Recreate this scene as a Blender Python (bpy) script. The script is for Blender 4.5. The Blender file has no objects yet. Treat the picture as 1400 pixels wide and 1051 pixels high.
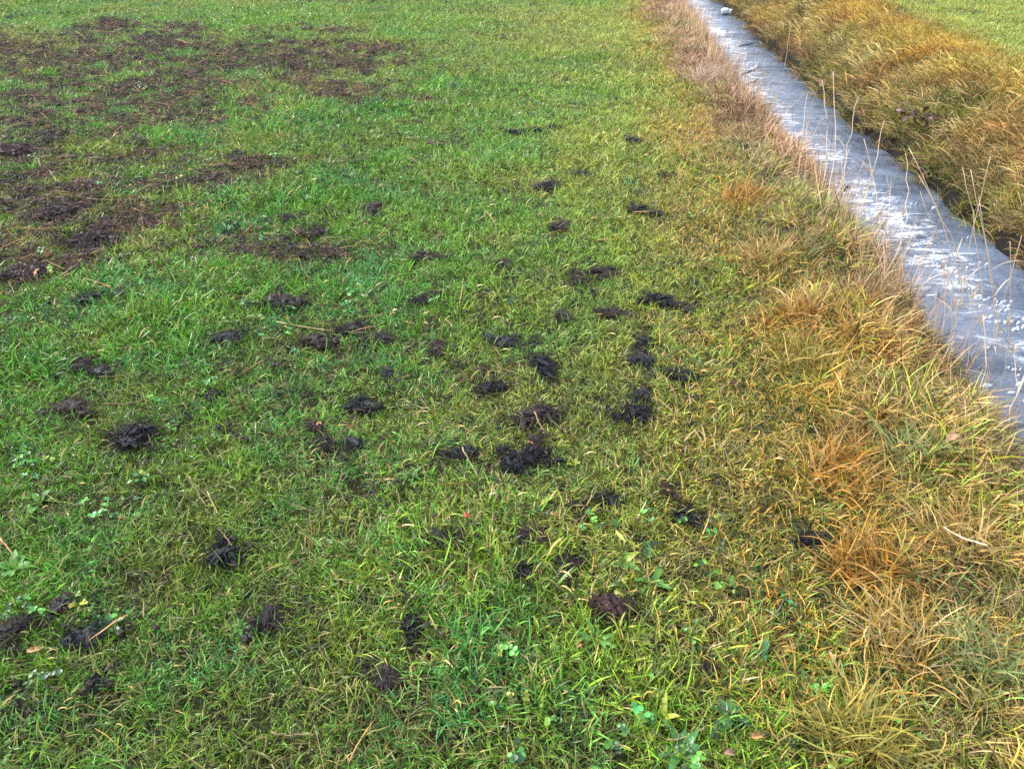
import bpy, bmesh, math, random
import numpy as np

SC = bpy.context.scene
COL = SC.collection
R = math.radians

# ------------------------------------------------------------------ camera
CAM_H, TILT, FPX = 1.6, math.atan((525.5 + 180) / 1050), 1050.0
cd = bpy.data.cameras.new('camera')
cd.sensor_width, cd.lens = 36.0, FPX / 1400 * 36
cd.clip_start, cd.clip_end = 0.05, 3000
cam = bpy.data.objects.new('camera', cd)
COL.objects.link(cam)
cam.location = (0, 0, CAM_H)
cam.rotation_euler = (math.pi / 2 - TILT, 0, 0)
SC.camera = cam

# ------------------------------------------------------------------ overcast sky and soft sun
SUN_EL, SUN_AZ = R(42), R(292)          # azimuth clockwise from +Y: from the left, a little ahead
w = bpy.data.worlds.new('World')
SC.world = w
w.use_nodes = True
nt = w.node_tree
nt.nodes.clear()
sky = nt.nodes.new('ShaderNodeTexSky')
sky.sky_type = 'NISHITA'
sky.sun_disc = False
sky.sun_elevation, sky.sun_rotation = SUN_EL, SUN_AZ
sky.air_density, sky.dust_density = 1.0, 2.0
mx = nt.nodes.new('ShaderNodeMix')
mx.data_type = 'RGBA'
mx.inputs[0].default_value = 0.72       # closed cloud cover
mx.inputs[7].default_value = (6.5, 7.15, 8.5, 1)
bg = nt.nodes.new('ShaderNodeBackground')
bg.inputs[1].default_value = 0.1
wo = nt.nodes.new('ShaderNodeOutputWorld')
nt.links.new(sky.outputs[0], mx.inputs[6])
nt.links.new(mx.outputs[2], bg.inputs[0])
nt.links.new(bg.outputs[0], wo.inputs[0])

sd = bpy.data.lights.new('sun', 'SUN')
sd.energy, sd.angle, sd.color = 2.3, R(24), (1.0, 0.975, 0.93)
sun = bpy.data.objects.new('sun', sd)
COL.objects.link(sun)
sun.rotation_euler = (math.pi / 2 - SUN_EL, 0, math.pi - SUN_AZ)
sun.location = (-6, 2, 6)

SC.view_settings.view_transform = 'Standard'
SC.view_settings.look = 'None'
SC.view_settings.exposure = 1.78
SC.view_settings.gamma = 1.0
SC.view_settings.use_curve_mapping = False
SC.render.engine = 'CYCLES'
cy = SC.cycles
cy.max_bounces, cy.diffuse_bounces, cy.glossy_bounces = 5, 3, 2
cy.transmission_bounces, cy.transparent_max_bounces = 3, 4
cy.use_denoising = False
cy.pixel_filter_type = 'BLACKMAN_HARRIS'
cy.filter_width = 1.6

# ------------------------------------------------------------------ numbers
def _hash(ix, iy, s):
    h = (ix.astype(np.int64) * 374761393 + iy.astype(np.int64) * 668265263 + s * 974711) & 0xFFFFFFFF
    h = ((h ^ (h >> 13)) * 1274126177) & 0xFFFFFFFF
    h = (h ^ (h >> 16)) & 0xFFFFFFFF
    return h / 4294967295.0

def vnoise(x, y, s=0):
    x = np.asarray(x, float); y = np.asarray(y, float)
    ix, iy = np.floor(x), np.floor(y)
    fx, fy = x - ix, y - iy
    ux, uy = fx * fx * (3 - 2 * fx), fy * fy * (3 - 2 * fy)
    a, b = _hash(ix, iy, s), _hash(ix + 1, iy, s)
    c, d = _hash(ix, iy + 1, s), _hash(ix + 1, iy + 1, s)
    return (a * (1 - ux) + b * ux) * (1 - uy) + (c * (1 - ux) + d * ux) * uy

def fbm(x, y, s=0, o=4):
    t, a, n = 0, 0.5, 0
    for k in range(o):
        t = t + a * vnoise(np.asarray(x) * 2 ** k + 17.3 * k, np.asarray(y) * 2 ** k - 9.1 * k, s + k)
        n += a
        a *= 0.5
    return t / n

def sstep(a, b, v):
    t = np.clip((np.asarray(v, float) - a) / (b - a), 0, 1)
    return t * t * (3 - 2 * t)

XN = np.array([(-40, -1.2), (-5, 1.15), (0, 1.45), (2, 1.60), (3.7, 1.74), (5.4, 1.84), (6.5, 1.94), (7.4, 1.90), (8.2, 2.02), (9.5, 2.12),
               (12.5, 2.38), (60, 5.7), (900, 64)])
XF = np.array([(-40, 0.6), (-5, 2.5), (0, 2.9), (4.25, 3.15), (6.2, 3.26), (9, 3.36), (11.65, 3.58), (15, 3.8), (60, 7.0), (900, 66)])
def xn(y): return np.interp(y, XN[:, 0], XN[:, 1])      # crest of the near bank
def xf(y): return np.interp(y, XF[:, 0], XF[:, 1])      # foot of the far bank
WATER = -0.5

def height(x, y):
    x = np.asarray(x, float); y = np.asarray(y, float)
    lawn = 0.035 * (fbm(x * 0.7, y * 0.7, 3) - 0.5) + 0.02 * (fbm(x * 3, y * 3, 4) - 0.5)
    jn = 0.16 * (fbm(x * 0 + 5, y * 1.3, 11) - 0.5)
    s = x - xn(y) - jn
    near = lawn + 0.06 * np.exp(-((s + 0.25) / 0.3) ** 2) * (fbm(x * 4, y * 4, 8) * 1.6) - 0.8 * sstep(-0.05, 0.62, s)
    jf = 0.12 * (fbm(x * 0 + 9, y * 1.1, 12) - 0.5) + 0.12 * (fbm(x * 2 + 9, y * 4.5, 13, 3) - 0.5)
    f = x - xf(y) - jf
    far = -0.78 + 0.42 * sstep(-0.02, 0.10, f) + 0.36 * sstep(0.0, 1.15, f) + 0.05 * sstep(0.1, 0.5, f) * (fbm(x * 2.2, y * 2.2, 9) - 0.3) * 1.6 \
        + lawn * sstep(0.3, 1.0, f)
    return np.where(x < (xn(y) + xf(y)) / 2 + 0.15, near, far)

def ray(px, py):
    a, b = (px - 700) / FPX, (525.5 - py) / FPX
    return np.array((a, math.cos(TILT) + b * math.sin(TILT), -math.sin(TILT) + b * math.cos(TILT)))

def at(px, py, z=0.0):
    """the place on the level z that a viewer at the camera would point at"""
    d = ray(px, py)
    s = (z - CAM_H) / d[2]
    return d[0] * s, d[1] * s

def ground_at(px, py, lift=0.0):
    z = 0.0
    for _ in range(6):
        x, y = at(px, py, z + lift)
        z = float(height(x, y))
    return x, y, z

def at_depth(px, py, y):
    d = ray(px, py)
    s = y / d[1]
    return np.array((d[0] * s, y, CAM_H + d[2] * s))

DIRT = [  # (x, y, rx, ry, strength)
    (-4.6, 8.3, 2.8, 1.9, 1.0), (-2.5, 7.6, 1.6, 1.7, .85), (-3.0, 6.5, 1.5, 1.1, 1.0), (-3.7, 5.6, 1.1, .8, 1.05), (-2.7, 5.2, .7, .6, .7),
    (-2.55, 4.15, .75, .5, 1.1), (-2.5, 3.5, .5, .4, .85), (-3.4, 4.7, .8, .7, .8), (-1.9, 4.7, .5, .5, .5), (-1.6, 6.2, .9, .8, .45), (-1.4, 8.6, 1.0, .8, .4), (-3.2, 13.2, 1.6, .8, .9), (-1.0, 3.55, .5, .14, .55)]
def dirt(x, y):
    x = np.asarray(x, float); y = np.asarray(y, float)
    m = np.zeros_like(x)
    for cx, cy_, rx, ry, k in DIRT:
        m = np.maximum(m, k * np.exp(-(((x - cx) / rx) ** 2 + ((y - cy_) / ry) ** 2) ** 1.4))
    n1, n2 = fbm(x * 1.6, y * 1.6, 21, 3), fbm(x * 6.5, y * 6.5, 22, 3)
    return sstep(.10, .6, m + (n1 - .5) * .9) * (.09 + .91 * sstep(.36, .66, n2 + .25 * (n1 - .5) + .08 * m)) 

# ------------------------------------------------------------------ materials
def mat(name, rough=0.8, spec=0.3):
    m = bpy.data.materials.new(name)
    m.use_nodes = True
    b = m.node_tree.nodes['Principled BSDF']
    b.inputs['Roughness'].default_value = rough
    b.inputs['Specular IOR Level'].default_value = spec
    return m, m.node_tree, b

def node(t, typ, **kw):
    n = t.nodes.new(typ)
    for k, v in kw.items():
        setattr(n, k, v)
    return n

def ramp(t, stops):
    r = t.nodes.new('ShaderNodeValToRGB')
    e = r.color_ramp.elements
    while len(e) < len(stops):
        e.new(0.5)
    for el, (p, c) in zip(e, stops):
        el.position = p
        el.color = (*c, 1)
    return r

def noise_tex(t, scale, detail=4, vec=None, rough=0.6):
    n = t.nodes.new('ShaderNodeTexNoise')
    n.inputs['Scale'].default_value = scale
    n.inputs['Detail'].default_value = detail
    n.inputs['Roughness'].default_value = rough
    if vec is not None:
        t.links.new(vec, n.inputs['Vector'])
    return n

def simple(name, stops, scale, rough=0.8, spec=0.3, bump=0.0, bscale=None, bdist=0.01):
    m, t, b = mat(name, rough, spec)
    tc = t.nodes.new('ShaderNodeTexCoord')
    n = noise_tex(t, scale, 5, tc.outputs['Object'])
    r = ramp(t, stops)
    t.links.new(n.outputs['Fac'], r.inputs['Fac'])
    t.links.new(r.outputs[0], b.inputs['Base Color'])
    if bump:
        bn = noise_tex(t, bscale or scale * 3, 6, tc.outputs['Object'])
        bp = t.nodes.new('ShaderNodeBump')
        bp.inputs['Strength'].default_value = bump
        bp.inputs['Distance'].default_value = bdist
        t.links.new(bn.outputs['Fac'], bp.inputs['Height'])
        t.links.new(bp.outputs[0], b.inputs['Normal'])
    return m

def blade_material(name, translucent=0.25, rough=0.42, spec=0.45):
    """grass blade: living colour or dead colour picked blade by blade from what the tuft carries"""
    m, t, b = mat(name, rough, spec)
    L = t.links.new
    at_ = lambda n, typ: node(t, 'ShaderNodeAttribute', attribute_name=n, attribute_type=typ)
    tint, dtint, dry, bl = at_('tint', 'INSTANCER'), at_('dtint', 'INSTANCER'), at_('dry', 'INSTANCER'), at_('bl', 'GEOMETRY')
    sep = t.nodes.new('ShaderNodeSeparateColor')
    L(bl.outputs['Color'], sep.inputs[0])
    cmp_ = node(t, 'ShaderNodeMath', operation='LESS_THAN')
    L(sep.outputs[0], cmp_.inputs[0]); L(dry.outputs['Fac'], cmp_.inputs[1])
    val = node(t, 'ShaderNodeMapRange')
    val.inputs[3].default_value, val.inputs[4].default_value = 0.18, 1.95
    L(sep.outputs[1], val.inputs[0])
    warm = node(t, 'ShaderNodeMix', data_type='RGBA')
    warm.inputs[6].default_value = (0.80, 1.0, 1.25, 1)
    warm.inputs[7].default_value = (1.5, 1.08, 0.6, 1)
    L(sep.outputs[2], warm.inputs[0])
    g = node(t, 'ShaderNodeMix', data_type='RGBA', blend_type='MULTIPLY')
    g.inputs[0].default_value = 1
    L(tint.outputs['Color'], g.inputs[6]); L(warm.outputs[2], g.inputs[7])
    dw = node(t, 'ShaderNodeMix', data_type='RGBA')
    dw.inputs[6].default_value = (0.85, 0.88, 1.1, 1)
    dw.inputs[7].default_value = (1.12, 0.98, 0.72, 1)
    L(sep.outputs[2], dw.inputs[0])
    d = node(t, 'ShaderNodeMix', data_type='RGBA', blend_type='MULTIPLY')
    d.inputs[0].default_value = 1
    L(dtint.outputs['Color'], d.inputs[6]); L(dw.outputs[2], d.inputs[7])
    c = node(t, 'ShaderNodeMix', data_type='RGBA')
    L(cmp_.outputs[0], c.inputs[0]); L(g.outputs[2], c.inputs[6]); L(d.outputs[2], c.inputs[7])
    v = node(t, 'ShaderNodeVectorMath', operation='SCALE')
    L(c.outputs[2], v.inputs[0]); L(val.outputs[0], v.inputs['Scale'])
    L(v.outputs[0], b.inputs['Base Color'])
    tr = t.nodes.new('ShaderNodeBsdfTranslucent')
    L(v.outputs[0], tr.inputs['Color'])
    mxs = t.nodes.new('ShaderNodeMixShader')
    mxs.inputs[0].default_value = translucent
    L(b.outputs[0], mxs.inputs[1]); L(tr.outputs[0], mxs.inputs[2])
    L(mxs.outputs[0], t.nodes['Material Output'].inputs['Surface'])
    return m

def plain_blade_material(name, cols, rough=0.5, spec=0.4, translucent=0.2):
    """blade colours of one plant: a ramp over each blade's own number"""
    m, t, b = mat(name, rough, spec)
    L = t.links.new
    bl = node(t, 'ShaderNodeAttribute', attribute_name='bl', attribute_type='GEOMETRY')
    sep = t.nodes.new('ShaderNodeSeparateColor')
    L(bl.outputs['Color'], sep.inputs[0])
    n = len(cols)
    r = ramp(t, [(i / (n - 1), c) for i, c in enumerate(cols)])
    L(sep.outputs[0], r.inputs['Fac'])
    val = node(t, 'ShaderNodeMapRange')
    val.inputs[3].default_value, val.inputs[4].default_value = 0.65, 1.4
    L(sep.outputs[1], val.inputs[0])
    v = node(t, 'ShaderNodeVectorMath', operation='SCALE')
    L(r.outputs[0], v.inputs[0]); L(val.outputs[0], v.inputs['Scale'])
    L(v.outputs[0], b.inputs['Base Color'])
    tr = t.nodes.new('ShaderNodeBsdfTranslucent')
    L(v.outputs[0], tr.inputs['Color'])
    mxs = t.nodes.new('ShaderNodeMixShader')
    mxs.inputs[0].default_value = translucent
    L(b.outputs[0], mxs.inputs[1]); L(tr.outputs[0], mxs.inputs[2])
    L(mxs.outputs[0], t.nodes['Material Output'].inputs['Surface'])
    return m

def crumb_material(name, rough, spec):
    m, t, b = mat(name, rough, spec)
    a = node(t, 'ShaderNodeAttribute', attribute_name='tint', attribute_type='INSTANCER')
    t.links.new(a.outputs['Color'], b.inputs['Base Color'])
    return m

def soil_material():
    m, t, b = mat('meadow_soil', 0.85, 0.25)
    L = t.links.new
    tc = t.nodes.new('ShaderNodeTexCoord')
    a = node(t, 'ShaderNodeAttribute', attribute_name='bare', attribute_type='GEOMETRY')
    n1 = noise_tex(t, 9, 6, tc.outputs['Object'])
    moss = ramp(t, [(0.3, (0.012, 0.013, 0.006)), (0.7, (0.034, 0.034, 0.012))])
    mud = ramp(t, [(0.3, (0.010, 0.007, 0.006)), (0.55, (0.026, 0.016, 0.012)), (0.75, (0.055, 0.034, 0.024))])
    L(n1.outputs['Fac'], moss.inputs['Fac']); L(n1.outputs['Fac'], mud.inputs['Fac'])
    mixc = node(t, 'ShaderNodeMix', data_type='RGBA')
    L(a.outputs['Fac'], mixc.inputs[0]); L(moss.outputs[0], mixc.inputs[6]); L(mud.outputs[0], mixc.inputs[7])
    wet_shade = node(t, 'ShaderNodeAttribute', attribute_name='wet_shade', attribute_type='GEOMETRY')      # soaked mud by the water, with the undercut's shade painted in
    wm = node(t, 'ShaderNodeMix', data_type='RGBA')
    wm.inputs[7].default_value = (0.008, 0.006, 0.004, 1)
    L(wet_shade.outputs['Fac'], wm.inputs[0]); L(mixc.outputs[2], wm.inputs[6]); L(wm.outputs[2], b.inputs['Base Color'])
    n2 = noise_tex(t, 60, 6, tc.outputs['Object'])
    bp = t.nodes.new('ShaderNodeBump')
    bp.inputs['Strength'].default_value, bp.inputs['Distance'].default_value = 0.9, 0.03
    L(n2.outputs['Fac'], bp.inputs['Height']); L(bp.outputs[0], b.inputs['Normal'])
    return m

def water_material():
    m, t, b = mat('stream_water', 0.06, 0.5)
    L = t.links.new
    b.inputs['IOR'].default_value = 1.45
    tc = t.nodes.new('ShaderNodeTexCoord')
    mp = t.nodes.new('ShaderNodeMapping')
    mp.inputs['Rotation'].default_value = (0, 0, R(20))
    mp.inputs['Scale'].default_value = (1.9, 4.2, 1)
    L(tc.outputs['Object'], mp.inputs['Vector'])
    n1 = noise_tex(t, 1.5, 5, mp.outputs[0], 0.58)
    n1.inputs['Distortion'].default_value = 1.1
    n2 = noise_tex(t, 18, 2, tc.outputs['Object'], 0.5)
    add = node(t, 'ShaderNodeMath', operation='MULTIPLY_ADD')
    add.inputs[1].default_value = 0.05
    L(n2.outputs['Fac'], add.inputs[0]); L(n1.outputs['Fac'], add.inputs[2])
    bp = t.nodes.new('ShaderNodeBump')
    bp.inputs['Strength'].default_value, bp.inputs['Distance'].default_value = 0.7, 0.085
    L(add.outputs[0], bp.inputs['Height']); L(bp.outputs[0], b.inputs['Normal'])
    n3 = noise_tex(t, 0.8, 4, mp.outputs[0])
    r = ramp(t, [(0.32, (0.040, 0.052, 0.074)), (0.68, (0.128, 0.158, 0.210))])   # silty water
    L(n3.outputs['Fac'], r.inputs['Fac'])
    # thin film of foam, in lanes that drift with the current
    lane_ = node(t, 'ShaderNodeAttribute', attribute_name='lane', attribute_type='GEOMETRY')
    mf = t.nodes.new('ShaderNodeMapping')
    mf.inputs['Rotation'].default_value = (0, 0, R(14))
    mf.inputs['Scale'].default_value = (5.5, 13, 1)
    L(tc.outputs['Object'], mf.inputs['Vector'])
    f1 = noise_tex(t, 1.0, 6, mf.outputs[0], 0.68)
    f1.inputs['Distortion'].default_value = 0.9
    f2 = noise_tex(t, 55, 4, tc.outputs['Object'], 0.7)
    s1 = node(t, 'ShaderNodeMath', operation='MULTIPLY_ADD'); s1.inputs[1].default_value = 0.22
    L(f2.outputs['Fac'], s1.inputs[0]); L(f1.outputs['Fac'], s1.inputs[2])
    s2 = node(t, 'ShaderNodeMath', operation='MULTIPLY_ADD'); s2.inputs[1].default_value = 0.26
    L(lane_.outputs['Fac'], s2.inputs[0]); L(s1.outputs[0], s2.inputs[2])
    fm = node(t, 'ShaderNodeMapRange', interpolation_type='SMOOTHSTEP')
    fm.inputs[1].default_value, fm.inputs[2].default_value = 0.80, 0.98
    L(s2.outputs[0], fm.inputs[0])
    cmx = node(t, 'ShaderNodeMix', data_type='RGBA')
    cmx.inputs[7].default_value = (0.50, 0.52, 0.54, 1)
    L(fm.outputs[0], cmx.inputs[0]); L(r.outputs[0], cmx.inputs[6]); L(cmx.outputs[2], b.inputs['Base Color'])
    rmx = node(t, 'ShaderNodeMapRange'); rmx.inputs[3].default_value, rmx.inputs[4].default_value = 0.06, 0.6
    L(fm.outputs[0], rmx.inputs[0]); L(rmx.outputs[0], b.inputs['Roughness'])
    return m

M_GRASS = blade_material('meadow_grass_blades', 0.08, 0.34, 0.34)
M_DRY = blade_material('dry_grass_blades', 0.10, 0.5, 0.25)
M_CLOVER = blade_material('clover_leaf', 0.25, 0.4, 0.5)
M_CRUMB = crumb_material('soil_crumb', 0.7, 0.35)
M_SOIL = soil_material()
M_WATER = water_material()
M_BLACK = simple('wet_black_peat', [(0.3, (0.003, 0.003, 0.004)), (0.6, (0.007, 0.007, 0.009)), (0.8, (0.016, 0.016, 0.02))], 60, 0.45, 0.22, 1.0, 180, 0.006)
M_BROWN = simple('brown_peat', [(0.3, (0.006, 0.004, 0.004)), (0.55, (0.022, 0.011, 0.010)), (0.8, (0.060, 0.032, 0.027))], 70, 0.6, 0.25, 1.0, 180, 0.006)
M_GREY = simple('grey_peat', [(0.3, (0.005, 0.005, 0.007)), (0.6, (0.015, 0.016, 0.020)), (0.8, (0.04, 0.043, 0.053))], 60, 0.5, 0.3, 1.0, 180, 0.006)
M_RED = simple('red_brown_peat', [(0.3, (0.009, 0.004, 0.004)), (0.55, (0.034, 0.013, 0.011)), (0.8, (0.10, 0.04, 0.033))], 70, 0.6, 0.25, 1.0, 180, 0.006)
PEAT = {'k': M_BLACK, 'b': M_BROWN, 'g': M_GREY, 'r': M_RED}
M_FIBRE = simple('root_fibre', [(0.3, (0.014, 0.010, 0.009)), (0.7, (0.06, 0.035, 0.024))], 40, 0.7, 0.3)
M_STRAW = simple('old_straw', [(0.3, (0.24, 0.17, 0.075)), (0.7, (0.40, 0.31, 0.15))], 25, 0.55, 0.4)
M_STRAW_DARK = simple('brown_straw', [(0.3, (0.12, 0.070, 0.032)), (0.7, (0.25, 0.165, 0.080))], 25, 0.6, 0.35)
M_REED = simple('dry_reed', [(0.3, (0.36, 0.25, 0.15)), (0.7, (0.55, 0.43, 0.29))], 18, 0.55, 0.35)
M_TWIG = simple('wet_twig', [(0.3, (0.010, 0.011, 0.012)), (0.7, (0.030, 0.028, 0.026))], 60, 0.45, 0.5)
M_FOAM = simple('stream_foam', [(0.3, (0.42, 0.46, 0.50)), (0.7, (0.62, 0.65, 0.68))], 40, 0.7, 0.3, 0.6, 140, 0.004)
M_WEED_BLUE = simple('bluish_weed_leaf', [(0.3, (0.030, 0.11, 0.040)), (0.7, (0.06, 0.18, 0.065))], 30, 0.5, 0.3, 0.3, 90, 0.002)
M_WEED = simple('green_weed_leaf', [(0.3, (0.042, 0.13, 0.018)), (0.7, (0.085, 0.20, 0.030))], 30, 0.5, 0.3, 0.3, 90, 0.002)
M_WEED_DARK = simple('dark_weed_leaf', [(0.3, (0.018, 0.085, 0.014)), (0.7, (0.04, 0.15, 0.025))], 30, 0.38, 0.5, 0.3, 90, 0.002)
M_WEED_YELLOW = simple('yellowed_leaf', [(0.35, (0.13, 0.22, 0.02)), (0.65, (0.32, 0.28, 0.03))], 18, 0.45, 0.4, 0.3, 90, 0.002)
M_RED_LEAF = simple('red_leaf', [(0.3, (0.30, 0.035, 0.018)), (0.7, (0.50, 0.10, 0.045))], 40, 0.5, 0.4)
M_RUST_LEAF = simple('rust_leaf', [(0.3, (0.14, 0.035, 0.018)), (0.7, (0.26, 0.08, 0.04))], 40, 0.5, 0.4)
M_PALE_LEAF = simple('pale_leaf', [(0.3, (0.42, 0.38, 0.17)), (0.7, (0.62, 0.58, 0.34))], 40, 0.5, 0.4)
M_TAN_LEAF = simple('tan_leaf', [(0.3, (0.20, 0.09, 0.03)), (0.7, (0.40, 0.22, 0.08))], 40, 0.55, 0.35)
M_PINK_LEAF = simple('pink_leaf', [(0.3, (0.20, 0.10, 0.06)), (0.7, (0.36, 0.20, 0.13))], 40, 0.55, 0.35)
M_BRAMBLE = simple('wine_red_leaf', [(0.3, (0.022, 0.006, 0.006)), (0.7, (0.085, 0.02, 0.02))], 25, 0.45, 0.4)

# ------------------------------------------------------------------ mesh helpers
def mesh_of(name, V, F, material, smooth=True):
    me = bpy.data.meshes.new(name)
    me.from_pydata(np.asarray(V).tolist(), [], [tuple(f) for f in F])
    if smooth:
        me.polygons.foreach_set('use_smooth', [True] * len(me.polygons))
    me.materials.append(material)
    me.update()
    return me

def link(name, me, parent=None, loc=None):
    o = bpy.data.objects.new(name, me)
    COL.objects.link(o)
    if parent is not None:
        o.parent = parent
    if loc is not None:
        o.location = loc
    return o

def tag(o, label, cat, group=None):
    o['label'], o['category'] = label, cat
    if group:
        o['group'] = group
    return o

def empty(name, loc, label, cat, group=None):
    return tag(link(name, None, None, loc), label, cat, group)

def make_blades(rng, n, rad, L, W, lean, curl, segs=4, az=None, az_spread=math.pi, wob=0.3, prof=None):
    """n grass blades: verts, faces, one colour triple per vertex"""
    r = rad * np.sqrt(rng.random(n)); p = rng.random(n) * 2 * np.pi
    base = np.stack([r * np.cos(p), r * np.sin(p), np.full(n, -0.006)], 1)
    a0 = rng.random(n) * 2 * np.pi if az is None else az + rng.normal(0, az_spread, n)
    ln = L[0] + (L[1] - L[0]) * rng.random(n) ** 1.3
    wd = W[0] + (W[1] - W[0]) * rng.random(n)
    th0 = lean[0] + (lean[1] - lean[0]) * rng.random(n)
    cu = curl[0] + (curl[1] - curl[0]) * rng.random(n)
    wb = rng.normal(0, wob, n)
    tw = rng.normal(0, 0.7, n)
    if prof is None:
        prof = np.interp(np.linspace(0, 1, segs + 1), [0, .25, .6, .85, 1], [.75, 1, .85, .5, 0])
    V = np.zeros((n, 2 * segs + 1, 3))
    cur = base.copy()
    for k in range(segs + 1):
        t = k / segs
        th = th0 + cu * t ** 1.3
        a = a0 + wb * t
        tan = np.stack([np.sin(th) * np.cos(a), np.sin(th) * np.sin(a), np.cos(th)], 1)
        side = np.stack([-np.sin(a), np.cos(a), np.zeros(n)], 1)
        nor = np.cross(tan, side)
        wdir = side * np.cos(tw + t * tw)[:, None] + nor * np.sin(tw + t * tw)[:, None]
        if k < segs:
            hw = (wd * prof[k] / 2)[:, None]
            V[:, 2 * k] = cur - wdir * hw
            V[:, 2 * k + 1] = cur + wdir * hw
        else:
            V[:, 2 * k] = cur
        cur = cur + tan * (ln / segs)[:, None]
        cur[:, 2] = np.maximum(cur[:, 2], 0.003 + 0.01 * (np.arange(n) % 7) / 7)
    c = rng.random((n, 3))
    nv = 2 * segs + 1
    Cc = np.repeat(c, nv, 0)
    F = []
    for i in range(n):
        o = i * nv
        for k in range(segs - 1):
            F.append((o + 2 * k, o + 2 * k + 1, o + 2 * k + 3, o + 2 * k + 2))
        k = segs - 1
        F.append((o + 2 * k, o + 2 * k + 1, o + 2 * segs))
    return V.reshape(-1, 3), F, Cc

def set_bl(me, C):
    a = me.attributes.new('bl', 'FLOAT_COLOR', 'POINT')
    a.data.foreach_set('color', np.concatenate([C, np.ones((len(C), 1))], 1).ravel())

def blades_mesh(name, parts, material):
    V, F, C, off = [], [], [], 0
    for v, f, c in parts:
        V.append(v); C.append(c)
        F += [tuple(i + off for i in q) for q in f]
        off += len(v)
    me = mesh_of(name, np.concatenate(V), F, material)
    set_bl(me, np.concatenate(C))
    return me

def kit(name, meshes):
    """source shapes for a scatter: kept outside the scene"""
    c = bpy.data.collections.new(name)
    for me in meshes:
        c.objects.link(bpy.data.objects.new(me.name, me))
    return c

def scatter(name, coll, nvar, P, rot, scl, tint, rng, dtint=None, dry=None, label=None):
    n = len(P)
    me = bpy.data.meshes.new(name)
    me.from_pydata(P.tolist(), [], [])
    def put(nm, typ, field, arr):
        a = me.attributes.new(nm, typ, 'POINT')
        a.data.foreach_set(field, np.ascontiguousarray(arr).ravel())
    put('rot', 'FLOAT_VECTOR', 'vector', rot.astype(np.float32))
    put('scl', 'FLOAT_VECTOR', 'vector', (scl if scl.ndim == 2 else np.repeat(scl[:, None], 3, 1)).astype(np.float32))
    put('vid', 'INT', 'value', rng.integers(0, nvar, n).astype(np.int32))
    one = np.ones((n, 1))
    put('tint', 'FLOAT_COLOR', 'color', np.concatenate([tint, one], 1).astype(np.float32))
    if dtint is not None:
        put('dtint', 'FLOAT_COLOR', 'color', np.concatenate([dtint, one], 1).astype(np.float32))
        put('dry', 'FLOAT', 'value', dry.astype(np.float32))
    o = link(name, me)
    g = bpy.data.node_groups.new(name + '_nodes', 'GeometryNodeTree')
    g.interface.new_socket('Geometry', in_out='INPUT', socket_type='NodeSocketGeometry')
    g.interface.new_socket('Geometry', in_out='OUTPUT', socket_type='NodeSocketGeometry')
    gi, go = g.nodes.new('NodeGroupInput'), g.nodes.new('NodeGroupOutput')
    mp = g.nodes.new('GeometryNodeMeshToPoints')
    ip = g.nodes.new('GeometryNodeInstanceOnPoints')
    ci = g.nodes.new('GeometryNodeCollectionInfo')
    ci.inputs[0].default_value = coll
    ci.inputs['Separate Children'].default_value = True
    ci.inputs['Reset Children'].default_value = True
    ip.inputs['Pick Instance'].default_value = True
    def na(nm, typ):
        q = g.nodes.new('GeometryNodeInputNamedAttribute')
        q.data_type = typ
        q.inputs[0].default_value = nm
        return q.outputs[0]
    L = g.links.new
    L(gi.outputs[0], mp.inputs[0]); L(mp.outputs[0], ip.inputs['Points']); L(ci.outputs[0], ip.inputs['Instance'])
    L(na('vid', 'INT'), ip.inputs['Instance Index'])
    e2r = g.nodes.new('FunctionNodeEulerToRotation')
    L(na('rot', 'FLOAT_VECTOR'), e2r.inputs[0]); L(e2r.outputs[0], ip.inputs['Rotation'])
    L(na('scl', 'FLOAT_VECTOR'), ip.inputs['Scale'])
    L(ip.outputs[0], go.inputs[0])
    md = o.modifiers.new('scatter', 'NODES')
    md.node_group = g
    o['kind'] = 'stuff'
    if label:
        o['label'] = label
    return o

# ------------------------------------------------------------------ the ground, one sheet to the horizon
def axis(segments):
    out = []
    for a, b, s in segments:
        out += list(np.arange(a, b, s))
    out.append(segments[-1][1])
    return np.array(out)

gx = np.concatenate([-np.geomspace(900, 9.5, 22), axis([(-9, 0.8, 0.11), (0.8, 5.2, 0.045), (5.2, 10, 0.12)]), np.geomspace(10.6, 900, 22)])
gy = np.concatenate([[-40, -20, -10, -5, -2.5], axis([(-1.5, 6, 0.06), (6, 16, 0.1)]), np.geomspace(16.5, 900, 34)])
X, Y = np.meshgrid(gx, gy)
Z = height(X, Y)
far_field = np.maximum(np.abs(X), np.abs(Y))
nx, ny = len(gx), len(gy)
idx = np.arange(nx * ny).reshape(ny, nx)
F = np.stack([idx[:-1, :-1], idx[:-1, 1:], idx[1:, 1:], idx[1:, :-1]], -1).reshape(-1, 4)
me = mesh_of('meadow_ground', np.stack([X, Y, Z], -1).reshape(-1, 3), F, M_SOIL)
bare = np.clip(dirt(X, Y) + sstep(0.05, 0.3, X - xn(Y)) * (1 - sstep(0.25, 0.7, X - xf(Y))), 0, 1)
a = me.attributes.new('bare', 'FLOAT', 'POINT')
a.data.foreach_set('value', bare.ravel().astype(np.float32))
a = me.attributes.new('wet_shade', 'FLOAT', 'POINT')
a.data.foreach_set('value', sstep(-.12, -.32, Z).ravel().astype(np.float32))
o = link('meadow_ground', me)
o['kind'] = 'structure'

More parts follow.
